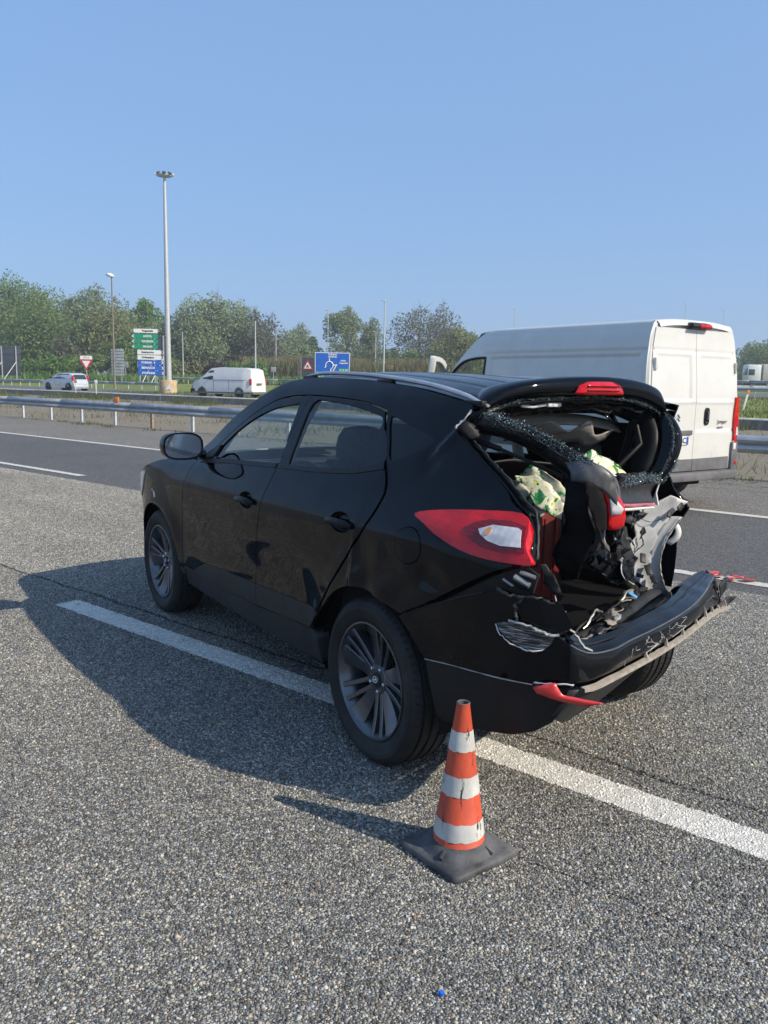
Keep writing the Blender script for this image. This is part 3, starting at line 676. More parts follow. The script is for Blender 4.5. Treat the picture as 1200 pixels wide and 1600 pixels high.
for y in (.37, -.37): seat(1.42, y)
for y in (.38, -.38): seat(.58, y, w=.32, h=.58)
mb = MB(); P = []
for y in np.linspace(-.78, .78, 13):
    P.append([(2.02,y,.62),(1.86,y,.66),(1.80,y,.80),(1.84,y,.95),(1.93,y,1.04+.03*math.exp(-((y-.37)/.2)**2)),(2.15,y,1.07)])
mb.grid(P).build('dashboard', M_INT, CAR, 60)
M = Matrix.Translation((1.68,.37,.93)) @ Matrix.Rotation(rad(65), 4, 'Y')
mb = MB(); mb.tube([M @ Vector((.185*math.cos(t), .185*math.sin(t), 0)) for t in np.linspace(0, 2*math.pi, 33)], .014, 8)
for t in (0, 2.1, 4.2): mb.tube([M @ Vector((0,0,-.02)), M @ Vector((.18*math.cos(t), .18*math.sin(t), 0))], .016, 6)
mb.tube([M @ Vector((0,0,-.02)), M @ Vector((0,0,-.22))], .05, 10); mb.build('steering_wheel', M_INT, CAR, 60)
mb = MB(); mb.box((1.52,-.13,1.44), (1.555,.13,1.51), .015); mb.tube([(1.54,0,1.50),(1.60,0,1.56)], .01); mb.build('inside_mirror', M_INT, CAR)
for s in (1, -1):
    mb = MB(); mb.tube([(.92,s*.60,1.53),(.93,s*.70,1.36),(.96,s*.78,1.15),(1.0,s*.80,.5)], .035, 8, flat=(1.2,.6)); mb.build('pillar_trim', M_LINER, CAR, 60)
    mb = MB(); mb.tube([(2.05,s*.70,1.12),(1.75,s*.69,1.33),(1.5,s*.66,1.45),(1.33,s*.58,1.54)], .028, 8); mb.build('pillar_trim', M_INT, CAR, 60)
mb = MB(); mb.box((1.95,-.80,.34), (2.02,.80,1.05)); mb.build('firewall', M_VOID, CAR)

# ------------------------------------------------------------------ the wrecked tail
def loft(A, B, n, m, bulge=(0,0,0), noise=0., ns=9., seed=0, ca=True):
    """sheet between two edges A and B, with a bulge in the middle and crumpling noise"""
    A = crv(A, 8) if ca else np.array(A, float); B = crv(B, 8) if ca else np.array(B, float)
    def at(C, t):
        d = np.r_[0, np.cumsum(np.linalg.norm(np.diff(C, axis=0), axis=1))]; d /= d[-1]
        return np.array([np.interp(t, d, C[:, i]) for i in range(3)])
    P = []
    for i in range(n+1):
        a, b = at(A, i/n), at(B, i/n); row = []
        for j in range(m+1):
            t = j/m; p = a+(b-a)*t+np.array(bulge)*math.sin(math.pi*t)
            if noise: 
                q = Vector((p[0]*ns+seed, p[1]*ns, p[2]*ns)); w = noise*(.25+.75*math.sin(math.pi*min(1, max(0, t)))); v = mnoise.noise_vector(q); f = mnoise.noise(q*2.3)
                p = p+np.array(v)*w*.7+np.array((1, .3, .4))*abs(f)*w
            row.append(tuple(p))
        P.append(row)
    return P
def sheet(name, P, m, parent, th=.004, smooth=50):
    o = MB().grid(P).build(name, m, parent, smooth); md = o.modifiers.new('thickness', 'SOLIDIFY'); md.thickness = th; md.offset = 0; return o
def plate(name, pts, m, parent, th=.004, noise=0., ns=12., seed=0, step=.02, smooth=60, bul=0., dirv=(-1, .3, .2)):
    """crumpled plate bounded by a 3D outline"""
    pts = np.array(pts, float); c = pts.mean(0); U, Sg, Vt = np.linalg.svd(pts-c); e1, e2, nn = Vt[0], Vt[1], Vt[2]
    q = np.stack([(pts-c)@e1, (pts-c)@e2], 1); h = (pts-c)@nn
    L = resample(q, step); k = len(L); lo, hi = q.min(0), q.max(0)
    gx, gy = np.meshgrid(np.arange(lo[0], hi[0], step), np.arange(lo[1], hi[1], step)); g = np.stack([gx.ravel(), gy.ravel()], 1)
    if len(g): g = g[inpoly(g[:, 0], g[:, 1], q)]; g = np.array([p for p in g if ((L-p)**2).sum(1).min() > (step*.5)**2]).reshape(-1, 2)
    vs = [Vector(p) for p in L]+[Vector(p) for p in g]
    r = delaunay_2d_cdt(vs, [(i, (i+1) % k) for i in range(k)], [], 0, 1e-6)
    V = np.array([tuple(p) for p in r[0]]); F = [list(f) for f in r[2] if len(f) == 3]
    cc = np.array([V[f].mean(0) for f in F]); keep = inpoly(cc[:, 0], cc[:, 1], q); F = [f for f, kk in zip(F, keep) if kk]
    # height by inverse-distance from the outline
    out = []
    for p in V:
        d = ((q-p)**2).sum(1)+1e-6; w = 1/d**1.5; hh = (h*w).sum()/w.sum(); x = c+e1*p[0]+e2*p[1]+nn*hh
        de = math.sqrt(((L-p)**2).sum(1).min()); x = x+np.array(dirv)*bul*min(1, de/.05)
        if noise: 
            vq = Vector(x)*ns+Vector((seed, 0, 0)); x = x+np.array(mnoise.noise_vector(vq))*noise+np.array(dirv)*abs(mnoise.noise(vq*2.1))*noise
        out.append(tuple(x))
    mb = MB(); mb.add(out, F); o = mb.build(name, m, parent, smooth)
    if th: md = o.modifiers.new('thickness', 'SOLIDIFY'); md.thickness = th; md.offset = 0
    return o
def edge_line(pts, r, parent, m=None, jag=.0, name='torn_edge', seed=0):
    rr = random.Random(seed); C = crv(pts, 5); C = [tuple(np.array(p)+np.array([rr.gauss(0, jag) for _ in range(3)])) for p in C]
    return MB().tube(C, [r*rr.uniform(.5, 1.3) for _ in C], 5).build(name, m or M_PRIMER, parent, 60)
def crumbs(name, line, n, spread, size, parent, seed, m, nrm=(-.7,.4,.5)):
    """little cubes of broken toughened glass clinging along a line (real geometry, uncountable)"""
    rr = np.random.default_rng(seed); C = crv(line, 10); mb = MB(); d = np.r_[0, np.cumsum(np.linalg.norm(np.diff(C, axis=0), axis=1))]; d /= d[-1]
    for i in range(int(n*1.7)):
        t = rr.uniform(); p = np.array([np.interp(t, d, C[:, k]) for k in range(3)])+rr.normal(0, spread, 3)*np.array([1,.5,1])+np.array(nrm)*abs(rr.normal(0, .003))
        s = size*.40*rr.uniform(.5, 1.5); M = Matrix.Translation(p) @ Matrix.Rotation(rr.uniform(0, 6), 4, Vector(rr.normal(0, 1, 3)).normalized()) @ Matrix.Diagonal((s, s*rr.uniform(.6, 1.3), s*rr.uniform(.5, 1), 1))
        v = [M @ Vector(q) for q in ((-.5,-.5,-.5),(.5,-.5,-.5),(.5,.5,-.5),(-.5,.5,-.5),(-.5,-.5,.5),(.5,-.5,.5),(.5,.5,.5),(-.5,.5,.5))]
        mb.add(v, [(0,3,2,1),(4,5,6,7),(0,1,5,4),(1,2,6,5),(2,3,7,6),(3,0,4,7)])
    return stuff(mb.build(name, m, parent, 0))
M_CRUMB = mat('broken_glass_crumbs', (.30,.40,.40), .08, spec=.9, coat=1.)
t = NT(M_CRUMB); t.l(t.ramp(t.noise(160, 2, .6, t.coord('Object')), [(.36, (.025,.04,.043)), (.56, (.11,.165,.17)), (.70, (.62,.72,.72))]), t.b.inputs['Base Color'])

TG = bpy.data.objects.new('tailgate', None); COL.objects.link(TG); TG.parent = CAR; TG.empty_display_size = .1
sp_top = [(-.271,.617,1.450),(-.279,.587,1.490),(-.289,.55,1.522),(-.302,.482,1.560),(-.319,.383,1.586),(-.336,.263,1.601),(-.346,.13,1.611),(-.349,-.055,1.615),(-.331,-.235,1.607),(-.312,-.365,1.590),(-.294,-.455,1.563),(-.283,-.5,1.52),(-.276,-.52,1.476)]
sp_bot = [(-.275,.612,1.434),(-.283,.57,1.460),(-.290,.532,1.478),(-.304,.465,1.508),(-.324,.35,1.529),(-.342,.192,1.537),(-.351,.018,1.540),(-.341,-.15,1.536),(-.323,-.295,1.523),(-.304,-.405,1.500),(-.284,-.495,1.474),(-.274,-.515,1.462)]
TOPc = crv(sp_top, 6); BOTc = crv(sp_bot, 6)
def rs(C, n):
    d = np.r_[0, np.cumsum(np.linalg.norm(np.diff(C, axis=0), axis=1))]; d /= d[-1]; return np.stack([np.interp(np.linspace(0, 1, n), d, C[:, i]) for i in range(3)], 1)
T, B = rs(TOPc, 49), rs(BOTc, 49); P = []
for k in range(49):
    u = k/48; ed = min(1, min(u, 1-u)*6); f = T[k]+np.array([.14*ed+.03, 0, -.012-.02*(1-ed)]); f[1] *= .97
    row = [tuple(f), tuple(T[k]+np.array([.07*ed+.012, 0, .002])), tuple(T[k]+np.array([.012, 0, .0])), tuple(T[k]+np.array([-.006, 0, -.006]))]
    for t_ in (.25, .5, .75): row.append(tuple(T[k]+(B[k]-T[k])*t_+np.array([-.014*math.sin(math.pi*t_)-.004, 0, 0])))
    row += [tuple(B[k]+np.array([-.002,0,.002])), tuple(B[k]+np.array([.02,0,-.004])), tuple(B[k]+np.array([.09*ed+.02,0,.012]))]
    P.append(row)
MB().grid(P).build('spoiler', M_BLK, TG, 50)
# high brake light set into the spoiler face
P = []
for j, (t_, dz) in enumerate(((0,0),(1,0))):
    pass
rows = []
for a, b in (((-.350,.118,1.588), (-.354,.152,1.541)), ((-.358,.06,1.592), (-.364,.07,1.540)), ((-.360,0,1.593), (-.366,0,1.540)), ((-.357,-.06,1.593), (-.363,-.075,1.540)), ((-.347,-.112,1.590), (-.351,-.146,1.542))):
    rows.append([tuple(np.array(a)*(1-t_)+np.array(b)*t_-np.array([.012*math.sin(math.pi*(.15+.7*t_)),0,0])) for t_ in np.linspace(0, 1, 5)])
bl = sheet('brake_light', rows, M_RED, TG, .006)
mb = MB()
for k in range(13):
    for zz in (1.556, 1.574): y = .085-k*.0145; mb.box((-.382-.002, y-.0035, zz-.0035), (-.366, y+.0035, zz+.0035), .001)
mb.build('led_row', M_RED2, bl, 30)
# inner header under the spoiler: dark with wiring
P = loft([(-.27,.56,1.45),(-.30,.40,1.50),(-.32,.2,1.515),(-.325,0,1.52),(-.31,-.2,1.515),(-.29,-.36,1.49),(-.25,-.50,1.45)], [(-.16,.52,1.40),(-.18,.36,1.44),(-.19,.18,1.455),(-.19,0,1.46),(-.18,-.2,1.455),(-.17,-.36,1.44),(-.14,-.50,1.40)], 30, 5, (0,0,.03), .012, 9, 3)
sheet('tailgate_header', P, M_BLKD, TG, .006)
for k, (a, b, z) in enumerate(((.42,.06,1.492), (.20,-.25,1.484), (-.05,-.42,1.476))):
    edge_line([(-.27+.02*random.random(), a+(b-a)*i/6, z+.012*math.sin(i*1.7+k)) for i in range(7)], .006, TG, M_TRIM, .002, 'wiring', k)
mb = MB(); mb.box((-.305,.16,1.488), (-.285,.235,1.506), .006); mb.tube([(-.29,.235,1.497),(-.285,.30,1.488),(-.28,.36,1.492)], .006); mb.build('lamp_holder', M_WHITEP, TG)
crumbs('glass_crumbs', [(p[0]+.012, p[1]*.985, p[2]-.012) for p in sp_bot], 420, .0032, .006, TG, 5, M_CRUMB)
# left window post, bent down
A = [(-.245,.60,1.420),(-.395,.545,1.398),(-.498,.475,1.345),(-.611,.435,1.280),(-.660,.42,1.245)]; Bp = [(-.320,.56,1.462),(-.417,.53,1.447),(-.546,.47,1.389),(-.66,.42,1.336),(-.726,.40,1.302)]
P = loft(A, Bp, 30, 6, (-.004,.002,.004), .005, 17, 1); sheet('window_post', P, M_BLKD, TG, .005, 30)
P = loft(A, [(-.20,.57,1.392),(-.37,.515,1.372),(-.48,.445,1.318),(-.59,.405,1.252),(-.64,.40,1.222)], 30, 4, (-.002,.002,-.003), .006, 15, 2); sheet('window_post_inner', P, M_VOID, TG, .006)
mid = [(-.31,.570,1.452),(-.40,.540,1.432),(-.52,.472,1.380),(-.62,.43,1.325),(-.70,.41,1.300)]
crumbs('glass_crumbs', mid, 1500, .0105, .0075, TG, 6, M_CRUMB, (-.5,.5,.7))
edge_line([tuple(np.array(p)+np.array([-.012,.014,.004])) for p in [(-.32,.572,1.440),(-.40,.545,1.420),(-.47,.50,1.392),(-.52,.474,1.366),(-.58,.452,1.332),(-.64,.43,1.300)]], .0035, TG, M_GUM, .003, 'seal', 4)
# buckled outer skin below the window and the inboard lamp
P = loft([(-.610,.44,1.296),(-.662,.42,1.313),(-.72,.40,1.304),(-.746,.36,1.279),(-.751,.32,1.248)], [(-.655,.45,1.235),(-.708,.435,1.232),(-.735,.41,1.222),(-.754,.37,1.195),(-.767,.325,1.150)], 24, 10, (-.012,.006,.012), .014, 15, 4); sheet('tailgate_skin', P, M_DUSTY, TG, .003, 28)
P = loft([(-.751,.32,1.248),(-.74,.28,1.20),(-.72,.27,1.16)], [(-.767,.325,1.150),(-.75,.28,1.07),(-.70,.24,1.02)], 12, 8, (-.004,0,0), .012, 16, 7); sheet('tailgate_skin', P, M_DUSTY, TG, .003, 28)
il = plate('tail_light', [(-.722,.397,1.236),(-.738,.347,1.214),(-.748,.307,1.185),(-.756,.285,1.147),(-.760,.278,1.112),(-.760,.284,1.077),(-.755,.312,1.064),(-.747,.347,1.063),(-.745,.348,1.103),(-.741,.352,1.149),(-.733,.371,1.201)], M_RED, TG, .02, bul=.012, dirv=(-1,.2,0))
plate('clear_lens', [(-.755,.353,1.180),(-.763,.326,1.172),(-.775,.299,1.140),(-.773,.309,1.122),(-.762,.346,1.117)], M_CLEAR, il, .006, bul=.003, dirv=(-1,.3,0))
plate('lamp_backing', [(-.722,.452,1.242),(-.735,.41,1.236),(-.745,.385,1.204),(-.753,.368,1.153),(-.758,.360,1.068),(-.748,.391,1.06),(-.730,.42,1.132),(-.722,.441,1.19)], M_VOID, TG, .004, .003, 14, 1, .014, 15)
# right-hand frame, bulged outward, rimmed with crumbs
BO = [(-.232,-.56,1.485),(-.293,-.57,1.433),(-.34,-.56,1.377),(-.357,-.545,1.321),(-.357,-.52,1.254),(-.336,-.50,1.195),(-.309,-.48,1.152)]
BI = [(-.200,-.49,1.490),(-.245,-.49,1.440),(-.285,-.475,1.384),(-.306,-.455,1.319),(-.303,-.44,1.260),(-.30,-.425,1.223),(-.285,-.41,1.185)]
P = loft(BI, BO, 26, 8, (-.035,-.005,.0), .004, 8, 2); sheet('frame_bulge', P, M_BLK, TG, .004, 60)
P = loft(BO, [(-.12,-.60,1.46),(-.15,-.62,1.41),(-.18,-.62,1.36),(-.19,-.62,1.30),(-.19,-.60,1.24),(-.18,-.58,1.18),(-.17,-.56,1.13)], 20, 5, (-.03,-.03,0), .004, 8, 3); sheet('frame_bulge', P, M_BLK, TG, .004, 60)
P = loft(BI, [(-.13,-.45,1.46),(-.15,-.46,1.42),(-.18,-.45,1.36),(-.20,-.43,1.30),(-.20,-.41,1.25),(-.20,-.40,1.21),(-.20,-.40,1.17)], 20, 4, (0,.01,0), .004, 9, 5); sheet('frame_inner', P, M_TRIM, TG, .006)
crumbs('glass_crumbs', [tuple(np.array(a)*.6+np.array(b)*.4+np.array([-.030,0,0])) for a, b in zip(BI, BO)], 600, .0035, .007, TG, 8, M_CRUMB, (-1,0,.2))
crumbs('glass_crumbs', [tuple(np.array(b)+np.array([-.010,.008,0])) for b in BO[4:]], 320, .006, .0075, TG, 9, M_CRUMB, (-1,0,.2))
edge_line([tuple(np.array(a)*.6+np.array(b)*.4+np.array([-.036,.0,0])) for a, b in zip(BI, BO)], .004, TG, M_GUM, .004, 'seal', 9)
# crushed sill of the window and panel beneath
P = loft([(-.735,.31,1.262),(-.571,.05,1.234),(-.427,-.2,1.217),(-.295,-.46,1.182)], [(-.735,.29,1.221),(-.60,.05,1.195),(-.46,-.2,1.172),(-.315,-.47,1.153)], 34, 6, (-.02,0,.01), .022, 16, 8); sheet('window_sill', P, M_BLKD, TG, .005)
crumbs('glass_crumbs', [(-.73,.29,1.235),(-.60,.05,1.212),(-.455,-.2,1.195),(-.325,-.45,1.165)], 900, .010, .008, TG, 10, M_CRUMB, (-.8,.2,.4))
P = loft([(-.725,.28,1.222),(-.59,.05,1.196),(-.448,-.2,1.173),(-.315,-.47,1.154)], [(-.716,.26,1.149),(-.604,.06,1.121),(-.471,-.18,1.091),(-.33,-.42,1.060)], 26, 8, (.02,.0,0), .012, 11, 9); sheet('inner_panel', P, M_PLAST, TG, .006)
mb = MB(); mb.add([(-.325,-.492,1.205),(-.318,-.510,1.205),(-.330,-.465,1.045),(-.298,-.452,1.045),(-.318,-.46,1.10),(-.300,-.478,1.10)], [(0,1,5,4),(4,5,3,2)]); o = mb.build('light_strip', M_WHITEP, TG, 0); o.modifiers.new('thickness', 'SOLIDIFY').thickness = .006
mb = MB(); mb.tube([(-.715,.255,1.142),(-.60,.055,1.113),(-.47,-.18,1.084),(-.335,-.42,1.053)], .008, 6); mb.build('plate_edge', M_RED, TG)
mb = MB(); mb.tube([(-.715,.255,1.126),(-.60,.055,1.098),(-.47,-.18,1.069),(-.335,-.42,1.038)], .006, 6); mb.build('plate_edge', M_WHITEP, TG)
rr = random.Random(21)
for k, (c, L, an) in enumerate((((-.62,.16,1.00),.12,.3), ((-.55,.05,.97),.14,-.5), ((-.50,-.02,.90),.13,.9), ((-.42,-.18,.90),.12,-.2), ((-.36,-.28,1.00),.10,1.2), ((-.40,-.22,1.04),.12,.5), ((-.33,-.36,.92),.10,-.8), ((-.66,.22,1.02),.08,.1), ((-.58,.12,.90),.10,.7), ((-.47,-.10,1.02),.10,-1.0), ((-.30,-.44,1.14),.08,.4), ((-.34,-.40,1.17),.07,-.6))):
    d = np.array([math.cos(an)*.4, math.sin(an), math.cos(an*2)*.6]); e = np.cross(d, (1,.3,.2)); e = e/np.linalg.norm(e); c = np.array(c)
    plate('sheet_shard', [tuple(c-d*L*.5), tuple(c-d*L*.1+e*L*rr.uniform(.15,.35)), tuple(c+d*L*.35+e*L*rr.uniform(.05,.3)), tuple(c+d*L*.6), tuple(c+d*L*.1-e*L*rr.uniform(.1,.3))], (M_BLK, M_PLAST, M_BLKD, M_STEEL)[k % 4], TG, .002, .022, 16, k*5, .011, 25)
# gas strut, D-pillar gutter
mb = MB(); mb.tube([(-.19,.60,1.375),(-.36,.53,1.330)], .012, 8); mb.tube([(-.36,.53,1.330),(-.58,.42,1.245)], .007, 8); mb.build('gas_strut', M_TRIM, TG)
A = [(-.285,.61,1.47),(-.262,.645,1.400),(-.321,.668,1.360),(-.389,.676,1.322),(-.465,.683,1.280),(-.53,.686,1.245),(-.60,.69,1.20),(-.66,.70,1.165),(-.72,.705,1.13),(-.77,.74,1.06),(-.80,.77,.99)]
P = loft(A, [(p[0]+.045, p[1]-.075, p[2]-.012) for p in A], 34, 4, (-.012,0,-.012), .003, 9, 6); sheet('opening_flange', P, M_BLK, CAR, .006)
edge_line([(p[0]+.022, p[1]-.050, p[2]+.004) for p in A[1:]], .008, CAR, M_GUM, .001, 'door_seal', 3)
# torn corner where roof, pillar and tailgate parted
plate('torn_corner', [(-.255,.665,1.408),(-.285,.64,1.43),(-.30,.60,1.41),(-.33,.60,1.37),(-.29,.64,1.36)], M_TRIM, CAR, .006, .008, 20, 3)
edge_line([(-.288,.622,1.478),(-.280,.64,1.447),(-.258,.668,1.414),(-.262,.668,1.404)], .004, CAR, M_PRIMER, .002)
# grey inside of the torn right-hand skin, arch lip, hanging tape
GREY = [(-.247,-.38,1.013),(-.271,-.439,1.016),(-.296,-.507,1.059),(-.316,-.559,1.083),(-.355,-.643,1.053),(-.334,-.587,1.014),(-.323,-.557,.988),(-.319,-.537,.938),(-.308,-.501,.887),(-.303,-.48,.837),(-.303,-.469,.79),(-.307,-.47,.739),(-.317,-.483,.687),(-.329,-.501,.642),(-.345,-.531,.605),(-.335,-.507,.597),(-.302,-.439,.65),(-.281,-.398,.687),(-.262,-.359,.733),(-.237,-.309,.781),(-.251,-.353,.84),(-.264,-.398,.895),(-.252,-.38,.955)]
gs = plate('torn_skin', GREY, M_PRIMER, CAR, .004, .004, 8, 5, .014, 28, bul=-.008)
FL = [(-.334,-.585,.985),(-.320,-.537,.929),(-.311,-.507,.878),(-.308,-.489,.828),(-.308,-.48,.78),(-.313,-.482,.732),(-.323,-.495,.684),(-.334,-.513,.642),(-.349,-.539,.608)]
P = loft([tuple(np.array(p)+np.array([.012,.022,0])) for p in FL], [tuple(np.array(p)+np.array([-.030,-.006,0])) for p in FL], 24, 4, (0,-.01,0), .002, 8, 3); sheet('arch_lip', P, M_PRIMER, gs, .005)
edge_line([tuple(np.array(p)+np.array([-.032,-.008,0])) for p in FL], .005, gs, M_STEEL, .0005)
for k, (c, s_) in enumerate((((-.345,-.585,1.035),.022), ((-.325,-.535,1.003),.018), ((-.285,-.42,.80),.024), ((-.300,-.445,.745),.026), ((-.318,-.465,.70),.020), ((-.272,-.375,.805),.016), ((-.29,-.40,.72),.016))):
    M = Matrix.Translation((c[0]-.022, c[1]+.012, c[2])) @ Matrix.Rotation(rad(35+k*21), 4, (-.8,.5,.1)); mb = MB(); mb.box((-.002,-s_,-s_*.55), (.006,s_,s_*.55), .002, M); mb.build('clip_slot', M_TRIM, gs)
edge_line([(-.275,-.36,.78),(-.285,-.38,.83),(-.292,-.42,.86),(-.285,-.41,.90)], .003, gs, M_TRIM, .001, 'cable'); edge_line([(-.27,-.39,.99),(-.30,-.45,.965),(-.325,-.52,.985)], .0018, gs, M_TRIM, .001, 'cable')
P = loft([(-.285,-.585,.990),(-.305,-.635,.952),(-.318,-.655,.908),(-.31,-.655,.868),(-.285,-.63,.835)], [(-.290,-.575,.982),(-.299,-.61,.948),(-.306,-.625,.913),(-.295,-.625,.880),(-.262,-.61,.850)], 14, 2); sheet('hanging_tape', P, M_WHITEP, CAR, .002)
edge_line([(-.24,-.31,.785),(-.268,-.362,.728),(-.30,-.43,.655),(-.335,-.51,.595),(-.37,-.575,.575),(-.43,-.62,.60)], .010, CAR, M_BLK, .002, 'torn_edge', 2)
plate('torn_flap', [(-.335,-.505,.60),(-.36,-.54,.625),(-.42,-.60,.64),(-.50,-.66,.655),(-.44,-.60,.615),(-.38,-.54,.59)], M_BLK, CAR, .006, .004, 9, 2)
# black crumpled lower tailgate
CR = [(-.428,.02,.926),(-.433,.089,.879),(-.435,.13,.850),(-.437,.032,.815),(-.441,-.026,.772),(-.444,-.084,.747),(-.445,-.126,.753),(-.441,-.132,.803),(-.436,-.086,.846),(-.43,-.075,.918)]
plate('crumpled_panel', CR, M_BLK, TG, .006, .016, 7, 7, .012, 70); edge_line(CR[:7], .006, TG, M_PLAST, .003)
plate('crumpled_panel', [(-.40,-.05,.98),(-.42,-.02,.90),(-.42,-.12,.84),(-.38,-.22,.80),(-.33,-.30,.83),(-.30,-.30,.95),(-.34,-.16,1.0)], M_TRIM, TG, .006, .022, 7, 9, .014, 70)
plate('crumpled_panel', [(-.46,.16,1.06),(-.70,.26,1.05),(-.66,.20,.98),(-.52,.06,.93),(-.42,.0,.95)], M_TRIM, TG, .006, .015, 11, 4, .018, 70)
for k in range(7): edge_line([(-.38+.02*k, -.02-.03*k, .99), (-.37+.012*k, -.05-.03*k, .94+.02*math.sin(k)), (-.33, -.10-.03*k, .90-.03*(k % 3)), (-.29, -.16-.02*k, .92)], .004, TG, M_GUM if k % 3 else M_STEEL, .003, 'wiring', k)
plate('tailgate_inner_trim', [(-0.622, 0.44, 1.263), (-0.708, 0.43, 1.239), (-0.712, 0.37, 1.054), (-0.664, 0.36, 0.945), (-0.604, 0.34, 0.854), (-0.531, 0.36, 0.836), (-0.562, 0.42, 0.961), (-0.626, 0.45, 1.118)], M_VOID, TG, .012, .022, 9, 3, .014, 40)
# rear bumper: painted side, matte lower side, corner and pushed-in face with step and torn lip
bs = panel('bumper_side', M_BLK, CAR, Y0, [(-.262,.695),(-.36,.748),(-.487,.803),(-.60,.850),(-.676,.878),(-.72,.872),(-.80,.835),(-.86,.80),(-.91,.775),(-.943,.745),(-.945,.60),(-.90,.597),(-.828,.596),(-.636,.588),(-.405,.571),(-.375,.60),(-.33,.645)], lip=.012)
panel('bumper_lower', M_TRIM, CAR, lambda x, z: Y0(x, z)-.006, [(-.402,.566),(-.636,.583),(-.828,.591),(-.90,.592),(-.942,.593),(-.93,.53),(-.90,.47),(-.85,.425),(-.78,.395),(-.624,.365),(-.471,.345),(-.445,.36),(-.43,.44)], lip=.02)
panel('bumper_bracket', M_TRIM, CAR, lambda x, z: Y0(x, z)-.028, [(-.25,.69),(-.40,.765),(-.55,.85),(-.70,.94),(-.80,.985),(-.84,.96),(-.82,.86),(-.70,.86),(-.5,.79)], lip=.02)
for k in range(8):
    x = -.36-k*.047; z = .760+(-x-.36)*.60+.006; panel('bracket_rib', M_PLAST, CAR, lambda x, z: Y0(x, z)-.022, [(x,z-.004),(x-.018,z+.006),(x-.022,z+.034+.003*k),(x-.004,z+.024+.003*k)], lip=.012)
edge_line([(x, float(Y0(x, z))+.002, z) for x, z in ((-.262,.697),(-.36,.750),(-.487,.805),(-.60,.852),(-.676,.880))], .0018, CAR, M_PLAST)
edge_line([(x, float(Y0(x, z))+.001, z) for x, z in ((-.405,.570),(-.52,.580),(-.636,.587),(-.75,.592),(-.85,.594))], .0022, CAR, M_STEEL)
RED = [(-0.871, 0.799, 0.595), (-0.9, 0.779, 0.611), (-0.926, 0.754, 0.62), (-0.944, 0.734, 0.582), (-0.991, 0.679, 0.57), (-1.028, 0.634, 0.56), (-0.979, 0.679, 0.546), (-0.925, 0.749, 0.563), (-0.882, 0.789, 0.577)]
sO = [(-.945,.715,.745),(-.948,.66,.715),(-.950,.60,.70),(-.950,.506,.70),(-.913,.386,.70),(-.863,.193,.70),(-.794,-.03,.70),(-.713,-.242,.70),(-.586,-.494,.70),(-.431,-.769,.70)]
sI = [(-.895,.69,.765),(-.890,.63,.738),(-.888,.575,.725),(-.875,.47,.725),(-.848,.343,.725),(-.778,.143,.725),(-.713,-.054,.725),(-.643,-.196,.725),(-.511,-.464,.725),(-.395,-.745,.725)]
sM = [(-.950,.717,.67),(-.958,.657,.655),(-.962,.60,.652),(-.960,.50,.652),(-.924,.38,.654),(-.873,.185,.657),(-.803,-.04,.66),(-.722,-.255,.663),(-.596,-.505,.655),(-.445,-.785,.63)]
sL = [(-.945,.714,.605),(-.950,.667,.60),(-.954,.62,.60),(-.935,.52,.603),(-.905,.385,.607),(-.858,.19,.612),(-.79,-.04,.618),(-.71,-.265,.622),(-.60,-.50,.60),(-.46,-.79,.555)]
sV = [(-.905,.735,.50),(-.885,.66,.45),(-.865,.58,.455),(-.872,.50,.48),(-.874,.39,.525),(-.845,.20,.575),(-.782,-.04,.598),(-.704,-.265,.604),(-.596,-.50,.583),(-.455,-.79,.54)]
def rows_of(L, n=40): return [rs(crv(l, 6), n) for l in L]
RI, RO, RM, RL, RV = rows_of([sI, sO, sM, sL, sV])
P = []
for k in range(40):
    nz = np.array(mnoise.noise_vector(Vector((k*.35, 1.3, 0))))*.004*(k > 8); a, b, c, d = RI[k]+nz, RO[k]+nz, RM[k], RL[k]
    P.append([tuple(a+np.array([.05,0,-.03])), tuple(a), tuple(a+(b-a)*.28), tuple(a+(b-a)*.31+np.array([0,0,-.007])), tuple(a+(b-a)*.36+np.array([0,0,-.007])), tuple(a+(b-a)*.40), tuple(a+(b-a)*.80+np.array([0,0,.004])), tuple(b), tuple(b*.75+c*.25+np.array([-.004,0,0])), tuple(c), tuple(c*.4+d*.6), tuple(d)])
BMP = sheet('rear_bumper', P, paintmat('scuffed_bumper_paint', (.003,.0035,.005), .05, .03, .9), CAR, .006, 30)
MB().tube([tuple(p+np.array([-.002,0,.001])) for p in RO], .0035, 6).build('edge_highlight', M_DUSTY, BMP, 60)  # pale tube puts a highlight along the step's outer edge by colour
for f in (.33, .62): MB().tube([tuple(RI[k]+(RO[k]-RI[k])*f+np.array([0,0,.001])) for k in range(2, 39)], .0045, 6).build('step_ridge', M_TRIM, BMP, 60)
